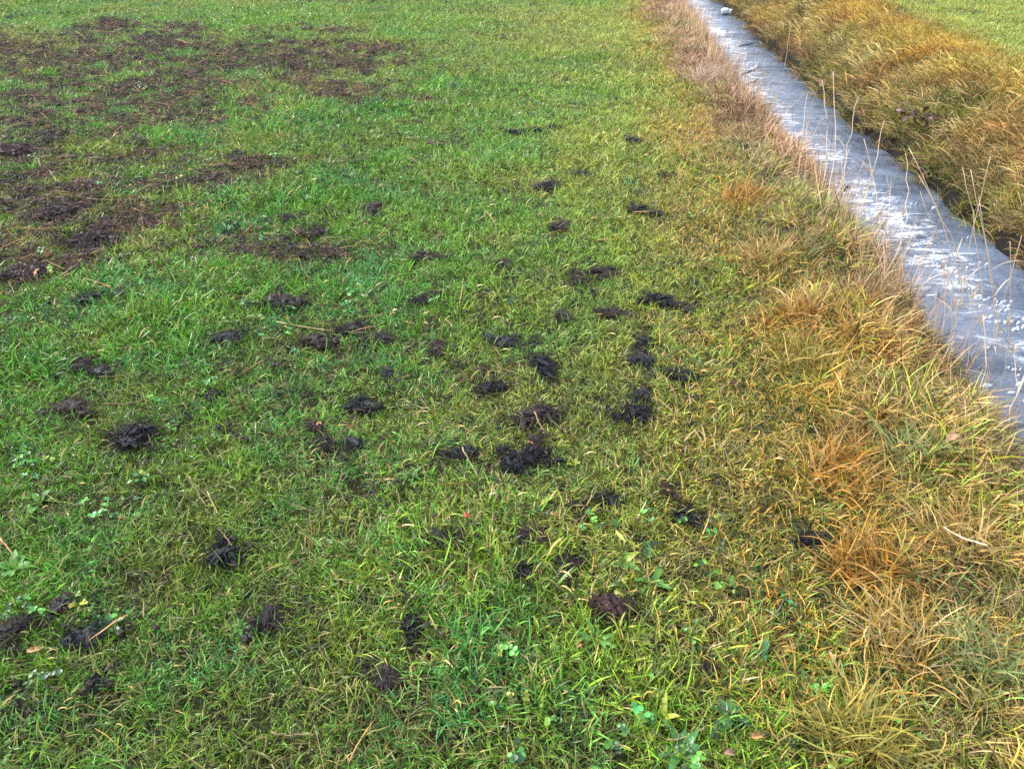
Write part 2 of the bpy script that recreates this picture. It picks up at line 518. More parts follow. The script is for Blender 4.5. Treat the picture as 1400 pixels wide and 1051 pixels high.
# ------------------------------------------------------------------ the stream
wy = np.concatenate([axis([(-6, 16, 0.045)]), np.geomspace(16.5, 860, 30)])
wu = np.linspace(0, 1, 44)
U, WY = np.meshgrid(wu, wy)
WX = (xn(WY) + 0.22) * (1 - U) + (xf(WY) + 0.16) * U
WZ = WATER + 0.012 * (fbm(WX * 2.6 + WY * 0.8, WY * 6.5 - WX * 1.5, 31, 3) - 0.5) + 0.012 * (fbm(WX * 1.2, WY * 2.2, 33, 2) - 0.5)
idx = np.arange(U.size).reshape(U.shape)
F = np.stack([idx[:-1, :-1], idx[:-1, 1:], idx[1:, 1:], idx[1:, :-1]], -1).reshape(-1, 4)
me = mesh_of('stream_water', np.stack([WX, WY, WZ], -1).reshape(-1, 3), F, M_WATER)
LANE = np.array([(1.5, .60), (3.2, .58), (4.2, .56), (5, .50), (6, .46), (7, .42), (8.5, .38), (10, .36), (12, .40), (16, .45)])
lane_u = np.interp(WY, LANE[:, 0], LANE[:, 1]) + .10 * (fbm(WY * .8, WY * 0, 55) - .5)
a = me.attributes.new('lane', 'FLOAT', 'POINT')
a.data.foreach_set('value', (np.exp(-((U - lane_u) / .30) ** 2) * (.35 + .9 * fbm(WX * 1.6, WY * 1.6, 56, 2)) * (.72 + .28 * sstep(3.2, 5, WY) + .25 * sstep(6, 10, WY))).ravel().astype(np.float32))
o = link('stream_water', me)
o['kind'] = 'structure'

rng = np.random.default_rng(5)
def foam_flake(cx, cy_, ra, rb, ang, rng, V, F):
    n = 11
    k = len(V)
    t = np.linspace(0, 2 * np.pi, n, endpoint=False)
    rr = 0.65 + 0.6 * rng.random(n)
    px, py = ra * rr * np.cos(t), rb * rr * np.sin(t)
    x = cx + px * math.cos(ang) - py * math.sin(ang)
    y = cy_ + px * math.sin(ang) + py * math.cos(ang)
    top = WATER + 0.009 + 0.004 * rng.random()
    for i in range(n):
        V.append((x[i], y[i], WATER - 0.012))
    for i in range(n):
        V.append((cx + (x[i] - cx) * .86, cy_ + (y[i] - cy_) * .86, top))
    V.append((cx, cy_, top + 0.001))
    for i in range(n):
        j = (i + 1) % n
        F.append((k + i, k + j, k + n + j, k + n + i))
        F.append((k + n + i, k + n + j, k + 2 * n))
V, F = [], []
lane = np.array([(1.5, .62), (3.2, .55), (4.2, .52), (5, .42), (6, .40), (7, .36), (8.5, .30), (10, .30), (12, .36), (16, .45)])
def flakes(n, pick):
    y = 1.2 + 14.5 * rng.random(n) ** 1.15
    u = np.interp(y, lane[:, 0], lane[:, 1]) + rng.normal(0, .19, n)
    x0, x1 = xn(y) + .42, xf(y)
    x = x0 + (x1 - x0) * u
    d = .5 * fbm(x * 2.2 + 4, y * 2.2, 51, 3) + .5 * fbm(x * 5 - y * 2, y * 16 + x * 4, 52, 3)
    k = (u > .03) & (u < .95) & (d > pick + .05 * sstep(8, 12, y))
    return x[k], y[k]
for x, y in zip(*flakes(2200, .60)):
    s = .004 + .012 * rng.random() ** 2.5
    foam_flake(x, y, s * (1.4 + 1.6 * rng.random()), s * .6, R(15) + rng.normal(0, .35), rng, V, F)
for px, py, s in [(1360, 425, .085), (1345, 408, .05), (1378, 440, .07), (1330, 395, .04), (1392, 452, .06), (1372, 418, .05), (1385, 505, .04),
                  (1300, 372, .05), (1285, 366, .045), (1316, 380, .05)]:
    x, y = at(px, py, WATER)
    for q in range(7):
        foam_flake(x + rng.normal(0, s * .7), y + rng.normal(0, s * .45), s * (.08 + .22 * rng.random()), s * .10 * (.5 + rng.random()), rng.normal(.2, .4), rng, V, F)
o = link('foam', mesh_of('foam', V, F, M_FOAM))
o['kind'] = 'stuff'

# ------------------------------------------------------------------ grass: shapes of tufts
rng = np.random.default_rng(11)
lawn_kit = kit('lawn_shapes', [blades_mesh('lawn_tuft', [
    make_blades(rng, 11, 0.034, (.035, .092), (.0020, .0044), (.15, 1.2), (.2, 1.6), 5),
    make_blades(rng, 11, 0.038, (.020, .055), (.0020, .0044), (.7, 1.5), (.0, .9), 4)], M_GRASS) for k in range(14)])
dry_kit = kit('dry_shapes', [blades_mesh('dry_tuft', [
    make_blades(rng, 15, 0.04, (.06, .16), (.0020, .0043), (.25, 1.3), (.3, 1.6), 5, az=0.0, az_spread=1.3, wob=.6),
    make_blades(rng, 10, 0.045, (.04, .11), (.0024, .0050), (.5, 1.45), (.0, 1.2), 4)], M_DRY) for k in range(10)])
fine_kit = kit('fine_shapes', [blades_mesh('fine_stalks', [
    make_blades(rng, 5, 0.05, (.22, .46), (.0016, .0028), (.0, .35), (.05, .7), 5, wob=.2)], M_DRY) for k in range(8)])
hang_kit = kit('hanging_shapes', [blades_mesh('hanging_tuft', [
    make_blades(rng, 16, 0.06, (.07, .22), (.0030, .0062), (.25, 1.2), (.4, 1.6), 5, az=0.0, az_spread=.85, wob=.5),
    make_blades(rng, 6, 0.05, (.08, .2), (.002, .004), (.1, 1.0), (.3, 1.5), 4)], M_DRY) for k in range(10)])

def leaf_disc(rng, n_leaf):
    V, F, C = [], [], []
    for q in range(n_leaf):
        a = rng.random() * 6.28
        h = 0.008 + 0.016 * rng.random()
        cx, cy_ = rng.normal(0, .02, 2)
        col = rng.random(3)
        for l in range(3):
            al = a + l * 2.094
            s = 0.0045 + 0.0035 * rng.random()
            k = len(V)
            ox, oy = cx + math.cos(al) * s, cy_ + math.sin(al) * s
            tilt = rng.normal(0, .35, 2)
            V.append((ox, oy, h - .001)); C.append(col)
            for i in range(7):
                t = i / 7 * 6.283
                x, y = math.cos(t) * s, math.sin(t) * s
                V.append((ox + x, oy + y, h + .0015 + x * tilt[0] + y * tilt[1])); C.append(col)
            for i in range(7):
                F.append((k, k + 1 + i, k + 1 + (i + 1) % 7))
        k = len(V)
        for zz in (0, h):
            for dx in (-.0006, .0006):
                V.append((cx + dx, cy_, zz)); C.append(col)
        F.append((k, k + 1, k + 3, k + 2))
    return np.array(V), F, np.array(C)
clover_kit = kit('clover_shapes', [blades_mesh('clover', [leaf_disc(rng, 5)], M_CLOVER) for k in range(6)])

def ico(sub):
    bm = bmesh.new()
    bmesh.ops.create_icosphere(bm, subdivisions=sub, radius=1)
    v = np.array([p.co[:] for p in bm.verts]); f = [tuple(x.index for x in q.verts) for q in bm.faces]
    bm.free()
    return v, f
ICO2, ICO3 = ico(2), ico(3)

def lump(rng, centre, size, tmpl=ICO2, rough=.38):
    v, f = tmpl
    d = 1 + rough * (fbm(v[:, 0] * 2.2 + rng.random() * 90 + v[:, 2] * 1.7, v[:, 1] * 2.2 + v[:, 2] * 2.9 + rng.random() * 90, 60, 3) - .5) * 2 + rng.normal(0, .05, len(v))
    p = v * d[:, None] * np.asarray(size)
    a, b = rng.random() * 6.28, rng.normal(0, .4)
    p = np.stack([p[:, 0], p[:, 1] * math.cos(b) - p[:, 2] * math.sin(b), p[:, 1] * math.sin(b) + p[:, 2] * math.cos(b)], 1)
    p = np.stack([p[:, 0] * math.cos(a) - p[:, 1] * math.sin(a), p[:, 0] * math.sin(a) + p[:, 1] * math.cos(a), p[:, 2]], 1)
    return p + np.asarray(centre), f

def crumb_mesh(rng, k):
    V, F = [], []
    for q in range(8):
        s = 0.0025 + 0.0065 * rng.random() ** 2
        v, f = lump(rng, (rng.normal(0, .024), rng.normal(0, .024), s * .5), (s * 1.5, s, s * .7), ico1, .8)
        o = len(V)
        V += v.tolist(); F += [tuple(i + o for i in t) for t in f]
    for q in range(7):      # short root shreds
        a, l, wd = rng.random() * 6.28, .015 + .04 * rng.random(), .0006 + .0013 * rng.random()
        x, y = rng.normal(0, .015, 2)
        o = len(V)
        c, s = math.cos(a), math.sin(a)
        z0, z1 = .004 + .012 * rng.random(), .002 + .022 * rng.random()
        for t, z in ((-.5, z0), (.5, z1)):
            V += [(x + c * l * t - s * wd, y + s * l * t + c * wd, z), (x + c * l * t + s * wd, y + s * l * t - c * wd, z), (x + c * l * t, y + s * l * t, z + wd * 1.6)]
        F += [(o, o + 1, o + 4, o + 3), (o + 1, o + 2, o + 5, o + 4), (o + 2, o, o + 3, o + 5)]
    return mesh_of('soil_crumbs', V, F, M_CRUMB, False)
ico1 = ico(1)
crumb_kit = kit('crumb_shapes', [crumb_mesh(rng, k) for k in range(8)])

# ------------------------------------------------------------------ what lies on the lawn (placed first, so that the grass can leave room)
WEED_SPOTS = set()
HOLES = []      # (x, y, rx, ry)
def peat_clod(px, py, wpx, kind, label, aspect=0.55, tall=0.35, ang=0.0, seed=0, n=None, group='peat clods scattered over the meadow'):
    rng = np.random.default_rng(1000 + seed)
    x, y, z = ground_at(px, py, 0.012)
    dist = math.sqrt(x * x + y * y + CAM_H ** 2)
    wm = .84 * wpx / FPX * dist
    fore = CAM_H / dist
    dm = max(wm * aspect / max(fore, .35), .025)      # real depth along the view
    hh = max(0.011, min(wm * tall * .45, .026))
    n = n or int(22 + 480 * wm)
    V, F, FV, FF = [], [], [], []
    ph = rng.random() * 90
    lobes = [(0, 0, 1.0)] + [(rng.normal(0, .40), rng.normal(0, .36), .28 + .32 * rng.random()) for _ in range(4)]
    lobes[0] = (rng.normal(0, .1), rng.normal(0, .1), .62)
    def spot():
        while True:                     # ragged footprint: dense in the middle, broken towards the rim
            lb = lobes[int(rng.integers(len(lobes)))]
            t, rr = rng.random() * 6.283, math.sqrt(rng.random())
            q = .5 * wm * (lb[0] + lb[2] * rr * math.cos(t)), .5 * dm * (lb[1] + lb[2] * rr * math.sin(t))
            if float(fbm(q[0] * 45 + ph, q[1] * 45 - ph, 7, 2)) > .25 + .35 * rr ** 2:
                return q, rr
    for q in range(n):
        (cx, cy_), rr = spot()
        s = .0028 + .0095 * rng.random() ** 2.6 * min(1.4, wm / .08)
        v, f = lump(rng, (cx, cy_, .003 + hh * (1 - rr ** 2) * rng.random()), (s * (1.0 + 1.8 * rng.random()), s * .7, s * .5), ICO2 if s > .006 else ico1, .95)
        o = len(V)
        V += v.tolist(); F += [tuple(i + o for i in k) for k in f]
    for q in range(int(n * 3.4)):         # chopped dark shreds, lying and sticking out
        (cx, cy_), rr = spot()
        t = math.atan2(cy_, cx)
        a = t + rng.normal(0, 1.2)
        l = (.15 + .45 * rng.random() ** 1.5) * min(max(wm, .04), .11)
        wd = .0006 + .0016 * rng.random() ** 1.5
        up = rng.normal(.12, .40)
        o = len(FV)
        c, s = math.cos(a), math.sin(a)
        z0 = .004 + hh * (1 - .7 * rr) * rng.random()
        bow = rng.normal(0, .25) * l
        for k, t2 in enumerate((0, .5, 1)):
            z1 = max(.003, z0 + l * t2 * up * (1 - .5 * t2)); w2 = wd * (1 - .75 * t2)
            X_, Y_ = cx + c * l * t2 - s * bow * t2 * t2, cy_ + s * l * t2 + c * bow * t2 * t2
            FV += [(X_ - s * w2, Y_ + c * w2, z1), (X_ + s * w2, Y_ - c * w2, z1), (X_, Y_, z1 + w2 * 1.2)]
        for k in range(2):
            b = o + 3 * k
            FF += [(b, b + 1, b + 4, b + 3), (b + 1, b + 2, b + 5, b + 4), (b + 2, b, b + 3, b + 5)]
    ca, sa = math.cos(ang), math.sin(ang)
    rotm = lambda A: np.stack([np.array(A)[:, 0] * ca - np.array(A)[:, 1] * sa, np.array(A)[:, 0] * sa + np.array(A)[:, 1] * ca, np.array(A)[:, 2]], 1)
    o = tag(link('peat_clod', mesh_of('peat_clod', rotm(V), F, PEAT[kind], False), None, (x, y, z + .013)), label, 'peat clod', group)
    link('root_fibres', mesh_of('root_fibres', rotm(FV), FF, PEAT[kind] if rng.random() < .7 else M_FIBRE, False), o)
    HOLES.append((x, y, max(wm, dm) * .5 if ang else wm * .48, max(wm, dm) * .5 if ang else dm * .48))
    return o

CLODS = [
 (310, 757, 62, 'k', 'chunky glossy black clod near the lower left corner, largest lump there', .55, .5),
 (368, 850, 48, 'k', 'small black clod with a brown wing, just below the chunky glossy one', .5, .45),
 (568, 870, 36, 'k', 'narrow upright black clod standing alone in the middle foreground', 1.45, .7),
 (526, 926, 40, 'g', 'greyish fibrous clod closest to the bottom edge, below the narrow upright one', .6, .4),
 (180, 601, 78, 'k', 'spiky wide black clod left of the meadow, with shreds standing up', .38, .4),
 (100, 556, 58, 'b', 'brown clod mixed with straw, above and left of the spiky wide black one', .5, .3),
 (618, 738, 46, 'k', 'pointed black clod below the bright red leaf', .55, .5),
 (727, 735, 46, 'b', 'purplish brown clod between the pointed black one and the bluish rosette', .5, .4),
 (722, 785, 32, 'k', 'small compact black clod just below the purplish brown one', .8, .6),
 (768, 769, 34, 'b', 'loose brown crumbly clod right of the small compact black one', .5, .3),
 (830, 829, 84, 'r', 'large reddish brown fibrous clod above the fresh green rosette', .40, .35),
 (700, 631, 74, 'k', 'big jet black clod, larger half of the central pair', .5, .4),
 (746, 628, 36, 'k', 'smaller right half of the big jet black central pair', .8, .4),
 (738, 572, 74, 'b', 'large brown and black clod with a pale stick across it', .5, .35),
 (733, 604, 24, 'g', 'tiny grey clod wedged between the stick clod and the jet black pair', .6, .4),
 (874, 568, 66, 'k', 'black clod spread like a cross with long side shreds', .5, .35),
 (878, 541, 26, 'g', 'round grey clod just above the cross shaped one', .8, .6),
 (663, 533, 28, 'k', 'left lump of the V shaped black pair', .8, .5),
 (684, 532, 22, 'k', 'right lump of the V shaped black pair', .9, .5),
 (743, 503, 50, 'k', 'tall triangular black clod above the stick clod', .95, .4),
 (682, 467, 54, 'g', 'flat dark grey clod shaped like a slab, above the V shaped pair', .32, .3),
 (502, 557, 52, 'k', 'wide ragged black clod left of the V shaped pair', .45, .4),
 (486, 610, 36, 'g', 'small grey clod below the wide ragged black one', .4, .35),
 (626, 621, 46, 'k', 'black clod with a bent straw leaning on it, left of the jet black pair', .55, .35),
 (597, 478, 26, 'b', 'small brown clod left of the flat grey slab clod', .8, .4),
 (531, 512, 26, 'g', 'little grey clod above the wide ragged black one', .9, .4),
 (524, 464, 38, 'k', 'black clod at the right end of the long straw line', .45, .4),
 (481, 451, 42, 'b', 'brown clod in the middle of the long straw line', .35, .3),
 (440, 471, 50, 'b', 'dark brown clod just under the long straw line', .38, .4),
 (404, 417, 62, 'k', 'elongated dark clod at the left start of the long straw line', .38, .35),
 (372, 411, 34, 'r', 'reddish end of the elongated dark clod, its left neighbour', .5, .3),
 (903, 412, 60, 'k', 'long thin dark band of peat at the edge of the yellow grass', .24, .25),
 (932, 421, 30, 'b', 'brown right tail of the long thin dark band', .4, .25),
 (836, 430, 36, 'b', 'brown clod left of the long thin dark band', .42, .35),
 (765, 435, 34, 'k', 'black clod between the brown one and the flat grey slab', .55, .4),
 (878, 470, 30, 'k', 'small black clod above the grassy grey one, below the dark band', .5, .4),
 (878, 496, 42, 'g', 'grey clod half grown over with grass, above the round grey one', .5, .3),
 (935, 515, 42, 'k', 'wide black clod by the yellow grass, right of the grassy grey one', .38, .35),
 (948, 547, 20, 'g', 'tiny bluish grey clod below the wide black one by the yellow grass', .6, .5),
 (822, 373, 46, 'k', 'black clod with a small tail, above the brown one near the dark band', .4, .35),
 (787, 381, 26, 'b', 'narrow brown clod left of the tailed black one', .9, .35),
 (685, 361, 28, 'k', 'small black clod alone in green grass, right of centre top', .5, .4),
 (582, 352, 28, 'b', 'small brown clod alone in green grass, left of the lone black one', .5, .4),
 (508, 288, 36, 'b', 'violet brown clod halfway up, nearest to the muddy patch', .6, .35),
 (750, 258, 46, 'k', 'two pronged black clod halfway to the top edge', .42, .35),
 (704, 183, 26, 'k', 'short black clod far away, left one of the far row of three', .4, .4),
 (737, 180, 18, 'k', 'tiny black clod far away, middle of the far row of three', .4, .4),
 (755, 176, 20, 'b', 'thin brown clod far away, right one of the far row of three', .4, .4),
 (868, 195, 26, 'k', 'far black clod closest to the pale grass strip', .4, .5),
 (873, 289, 32, 'k', 'black clod, left and bigger half of the pair by the pale strip', .4, .4),
 (897, 293, 22, 'k', 'black clod, right and smaller half of the pair by the pale strip', .35, .4),
 (910, 240, 22, 'b', 'thin dark streak of peat in yellow grass above the pair', .25, .3),
 (795, 239, 34, 'b', 'thin broken brown streak left of the thin dark streak', .25, .3),
 (830, 685, 44, 'k', 'low black clod like a caterpillar, right of the bluish rosette', .35, .35),
 (795, 692, 22, 'b', 'small brown clod touching the caterpillar shaped one', .7, .4),
 (910, 672, 28, 'r', 'slanting reddish brown clod above the clod with a long twig', .7, .3),
 (935, 706, 40, 'k', 'black clod with a long thin twig running off to its right', .6, .45),
 (1108, 736, 38, 'k', 'round black clod at the edge of the orange tussocks', .6, .6),
 (970, 916, 24, 'k', 'small black clod near the lower twig, in yellowish grass', .6, .45),
 (110, 412, 34, 'k', 'dark clod at the lower rim of the muddy patch', .6, .4),
 (40, 374, 60, 'b', 'dark brown heap at the left edge with an upright reddish chip', .5, .45),
 (135, 328, 92, 'b', 'large violet brown heap in the muddy patch', .35, .3),
 (86, 292, 76, 'b', 'dark loose heap above the large violet brown one', .5, .3),
 (32, 208, 74, 'r', 'reddish heap with straw at the far left edge of the muddy patch', .4, .35),
 (430, 321, 34, 'r', 'reddish clod at the end of a horizontal straw, right of the muddy patch', .4, .35),
 (392, 302, 22, 'k', 'tiny black clod above the one at the horizontal straw', .6, .4),
 (110, 499, 34, 'b', 'brown clod in deep green grass above the straw mixed one', .5, .4),
 (136, 511, 30, 'g', 'grey clod right beside the brown one in deep green grass', .5, .4),
 (310, 464, 46, 'g', 'dull grey clod in lush grass left of the straw line', .5, .3),
 (15, 868, 46, 'k', 'black heap cut by the left edge, with a tan leaf', .8, .5),
 (84, 830, 26, 'g', 'upright smooth grey lump at the lower left', 1.0, .7),
 (116, 872, 44, 'g', 'broad grey clod below the upright smooth grey lump', .8, .4),
 (131, 936, 24, 'k', 'bluish black lump lowest in the left corner', .9, .6),
 (765, 180 + 130, 30, 'k', 'faint dark clod under the two pronged black one', .4, .3),
 (575, 415, 26, 'k', 'small dark clod above the small brown one by the slab', .6, .4),
 (430, 585, 26, 'b', 'brown clod with a tan chip, left of the wide ragged black one', .7, .4),
 (445, 607, 22, 'k', 'black speck of peat between the tan chip and the small grey clod', .8, .4),
]
for i, c in enumerate(CLODS):
    peat_clod(*c[:5], aspect=c[5], tall=c[6], seed=i)

# leaf-shaped faces: broad leaves of the weeds, fallen leaves
def leaf_mesh(name, length, width, bend, material, rng, ns=7, fold=.25, wave=.0, droop0=.5, lobes=0):
    V, F = [], []
    cur, th = np.array((0., 0., 0.)), droop0
    for k in range(ns + 1):
        t = k / ns
        wv = width * .5 * (math.sin(math.pi * min(1, t * .92 + .08)) ** .8) * (1 - .25 * t)
        if lobes:
            wv *= .62 + .38 * abs(math.sin(t * math.pi * lobes))
        if k == 0: wv = width * .08
        if k == ns: wv = width * .03
        zf = fold * wv
        wob = wave * math.sin(k * 2.1 + rng.random())
        V += [(cur[0], -wv, cur[2] + zf + wob), (cur[0], 0, cur[2]), (cur[0], wv, cur[2] + zf - wob)]
        cur = cur + np.array((math.cos(th), 0, math.sin(th))) * length / ns
        th -= bend / ns
    for k in range(ns):
        b = 3 * k
        F += [(b, b + 1, b + 4, b + 3), (b + 1, b + 2, b + 5, b + 4)]
    nv = len(V)
    V += [(p[0], p[1], p[2] - .0009) for p in V]          # the leaf's thickness
    F += [tuple(i + nv for i in reversed(f)) for f in F]
    return mesh_of(name, V, F, material)

def weed(px, py, label, material, n, length, width, seed, lobes=0, spread=6.283, az0=0.0, droop=.55, extra=None):
    rng = np.random.default_rng(seed)
    x, y, z = ground_at(px, py)
    e = empty('broadleaf_weed', (x, y, z + .004), label, 'weed', 'broadleaf weeds in the meadow')
    for k in range(n):
        l = .8 * length * (.6 + .6 * rng.random())
        mt = extra if (extra and k < 2) else material
        o = link('leaf', leaf_mesh('leaf', l, .75 * width * (.8 + .4 * rng.random()), .5 + 1.0 * rng.random(), mt, rng, lobes=lobes, wave=.0015, droop0=droop + .35 * rng.random()), e)
        o.rotation_euler = (rng.normal(0, .15), 0, az0 + spread * (k + rng.normal(0, .2)) / n)
    HOLES.append((x, y, length * .45, length * .45)); WEED_SPOTS.add(len(HOLES) - 1)
weed(738, 692, 'bluish green leaf rosette right above the purplish brown clod', M_WEED_BLUE, 9, .075, .022, 1, extra=M_WEED_YELLOW)
weed(816, 880, 'fresh green spear leaved rosette below the reddish brown fibrous clod', M_WEED, 10, .085, .016, 2, droop=.8)
weed(892, 800, 'long light green leaves lying right of the reddish brown clod', M_WEED, 6, .075, .024, 3, az0=.2)
weed(855, 772, 'lush green rosette with a yellow tip above the reddish brown clod', M_WEED, 8, .065, .024, 4, extra=M_WEED_YELLOW)
weed(563, 655, 'bright green toothed rosette left of the jet black pair', M_WEED, 8, .065, .022, 5, lobes=4)
weed(905, 985, 'yellow tipped pale green upright leaf at the bottom edge', M_WEED, 4, .07, .024, 6, droop=1.0, extra=M_WEED_YELLOW)
weed(1000, 985, 'deep green broad leaves under the lower black twig', M_WEED_DARK, 9, .07, .030, 7)
weed(930, 1032, 'dark green leaves cut by the bottom edge', M_WEED_DARK, 9, .08, .028, 8)
weed(1040, 898, 'pair of oval blue green leaves in yellowish grass', M_WEED_BLUE, 4, .05, .026, 9, droop=1.0)
weed(735, 865, 'small pale yellow green sprout left of the spear leaved rosette', M_WEED_YELLOW, 4, .05, .014, 10, droop=1.0)
weed(250, 322, 'round bright green weed at the rim of the muddy patch', M_WEED, 7, .06, .045, 11)
weed(55, 690, 'broad green leaf pair at the left edge', M_WEED, 5, .08, .032, 12)
weed(20, 780, 'rounded green leaves cut by the left edge', M_WEED, 6, .065, .04, 13)
weed(312, 320, 'tall bluish grass like weed right of the muddy patch', M_WEED_BLUE, 12, .12, .010, 14, droop=.9)
weed(330, 860, 'small green seedling leaves left of the black clod with a brown wing', M_WEED, 6, .045, .020, 15)
weed(785, 638, 'yellow green seedling right of the jet black pair', M_WEED_YELLOW, 5, .04, .016, 16, droop=.9)
weed(150, 860, 'dark green leaf clump beside the broad grey clod', M_WEED_DARK, 7, .06, .028, 17)

def tube(name, pts, r0, r1, material, sides=6, parent=None, loc=(0, 0, 0)):
    pts = [np.array(p, float) for p in pts]
    V, F = [], []
    n = len(pts)
    for i, p in enumerate(pts):
        d = pts[min(i + 1, n - 1)] - pts[max(i - 1, 0)]
        d = d / (np.linalg.norm(d) + 1e-9)
        u = np.cross(d, (0.13, 0.31, 0.94)); u /= np.linalg.norm(u) + 1e-9
        v = np.cross(d, u)
        r = r0 + (r1 - r0) * i / (n - 1)
        for s in range(sides):
            a = s / sides * 6.283185
            V.append(p + (u * math.cos(a) + v * math.sin(a)) * r)
    for i in range(n - 1):
        for s in range(sides):
            t = (s + 1) % sides
            F.append((i * sides + s, i * sides + t, (i + 1) * sides + t, (i + 1) * sides + s))
    F.append(tuple(range(sides))[::-1]); F.append(tuple(range((n - 1) * sides, n * sides)))
    return mesh_of(name, V, F, material)

def lying(name, p0, p1, r, material, label, cat, group, sag=.01, h=(.03, .03), seed=0, bend=.0):
    rng = np.random.default_rng(seed)
    a = np.array(ground_at(*p0, h[0])); b = np.array(ground_at(*p1, h[1]))
    a[2] += h[0]; b[2] += h[1]
    d = b - a
    side = np.array((-d[1], d[0], 0))
    pts = []
    for k in range(8):
        t = k / 7
        p = a + d * t + side * bend * math.sin(math.pi * t) + np.array((0, 0, -sag * math.sin(math.pi * t))) + rng.normal(0, .0012, 3)
        pts.append(p - a)
    return tag(link(name, tube(name, pts, r * .75, r * .45, material), None, a), label, cat, group)

G = 'loose straws lying on the meadow'
lying('straw_stalk', (378, 440), (500, 455), .0035, M_STRAW, 'long pale straw lying beside the brown clod left of the black one', 'straw', G, seed=1)
lying('straw_stalk', (360, 319), (425, 318), .0035, M_STRAW, 'pale straw pointing at the reddish clod right of the muddy patch', 'straw', G, seed=2)
lying('straw_stalk', (258, 650), (282, 692), .003, M_STRAW_DARK, 'brown straw leaning steeply in the lower left lawn', 'straw', G, seed=3, h=(.06, .03))
lying('straw_stalk', (284, 672), (298, 702), .0025, M_STRAW, 'short pale straw right of the steep brown one', 'straw', G, seed=4)
lying('straw_stalk', (142, 551), (196, 546), .003, M_STRAW_DARK, 'pinkish straw level above the spiky wide black clod', 'straw', G, seed=5)
lying('straw_stalk', (135, 515), (182, 508), .003, M_STRAW_DARK, 'rust brown straw right of the grey clod in deep green grass', 'straw', G, seed=6)
lying('straw_stalk', (200, 426), (320, 440), .0028, M_STRAW, 'very long faint straw below the muddy patch', 'straw', G, seed=7)
lying('straw_stalk', (120, 271), (190, 272), .0035, M_STRAW, 'yellow straw lying level inside the muddy patch', 'straw', G, seed=8)
lying('straw_stalk', (92, 202), (165, 200), .0042, M_STRAW_DARK, 'rusty straw level at the top of the muddy patch', 'straw', G, seed=9)
lying('straw_stalk', (65, 230), (82, 250), .004, M_STRAW, 'short bright straw under the reddish heap', 'straw', G, seed=10)
lying('straw_stalk', (80, 378), (112, 352), .0035, M_STRAW, 'slanting bright straw below the large violet brown heap', 'straw', G, seed=11)
lying('straw_stalk', (72, 352), (96, 346), .004, M_STRAW_DARK, 'brown straw stub above the slanting bright one', 'straw', G, seed=12)
lying('straw_stalk', (555, 547), (587, 558), .003, M_STRAW, 'pale straw right of the wide ragged black clod', 'straw', G, seed=13)
lying('straw_stalk', (632, 610), (654, 650), .003, M_STRAW, 'bent straw leaning on the black clod left of the jet black pair', 'straw', G, seed=14, h=(.06, .02))
lying('straw_stalk', (672, 499), (712, 512), .0026, M_STRAW_DARK, 'thin straw above the V shaped black pair', 'straw', G, seed=15, bend=.1)
lying('straw_stalk', (731, 563), (744, 588), .0045, M_STRAW_DARK, 'pale stick lying across the large brown and black clod', 'stick', G, seed=16, h=(.055, .03))
lying('straw_stalk', (370, 1000), (430, 1002), .003, M_STRAW_DARK, 'tan straw level at the bottom edge left of centre', 'straw', G, seed=17)
lying('straw_stalk', (712, 893), (742, 912), .0025, M_STRAW, 'thin pale straw in the middle foreground', 'straw', G, seed=18)
lying('straw_stalk', (520, 815), (565, 805), .0025, M_STRAW, 'yellowish straw left of the narrow upright black clod', 'straw', G, seed=19)
lying('straw_stalk', (912, 1012), (962, 994), .003, M_STRAW, 'golden straw beside the dark leaves at the bottom edge', 'straw', G, seed=20)
lying('straw_stalk', (1135, 890), (1165, 940), .003, M_STRAW, 'golden straw slanting in front of the golden tussock', 'straw', G, seed=21, h=(.08, .04))
lying('straw_stalk', (300, 722), (318, 745), .0026, M_STRAW_DARK, 'little straw on top of the chunky glossy clod', 'straw', G, seed=22, h=(.04, .05))
lying('straw_stalk', (0, 735), (22, 762), .004, M_TAN_LEAF, 'flat tan straw at the left edge above the rounded leaves', 'straw', G, seed=23)
lying('straw_stalk', (395, 770), (445, 752), .0026, M_STRAW_DARK, 'brown straw right of the chunky glossy clod', 'straw', G, seed=24, bend=.06)
lying('straw_stalk', (1350, 745), (1290, 720), .004, M_REED, 'thick grey straw lying in the bank grass at the right', 'straw', G, seed=25, h=(.12, .10))
G2 = 'dark twigs on the meadow'
lying('twig', (985, 966), (1056, 1006), .0028, M_TWIG, 'black twig lying over the deep green broad leaves', 'twig', G2, seed=30, h=(.06, .045))
lying('twig', (950, 712), (1030, 733), .0024, M_TWIG, 'thin dark twig running right from a black clod', 'twig', G2, seed=31, bend=-.06)
lying('twig', (885, 778), (905, 800), .0026, M_TWIG, 'short black twig under the long light green leaves', 'twig', G2, seed=32)
lying('twig', (1062, 716), (1085, 742), .0024, M_TWIG, 'short dark twig left of the round black clod', 'twig', G2, seed=33)

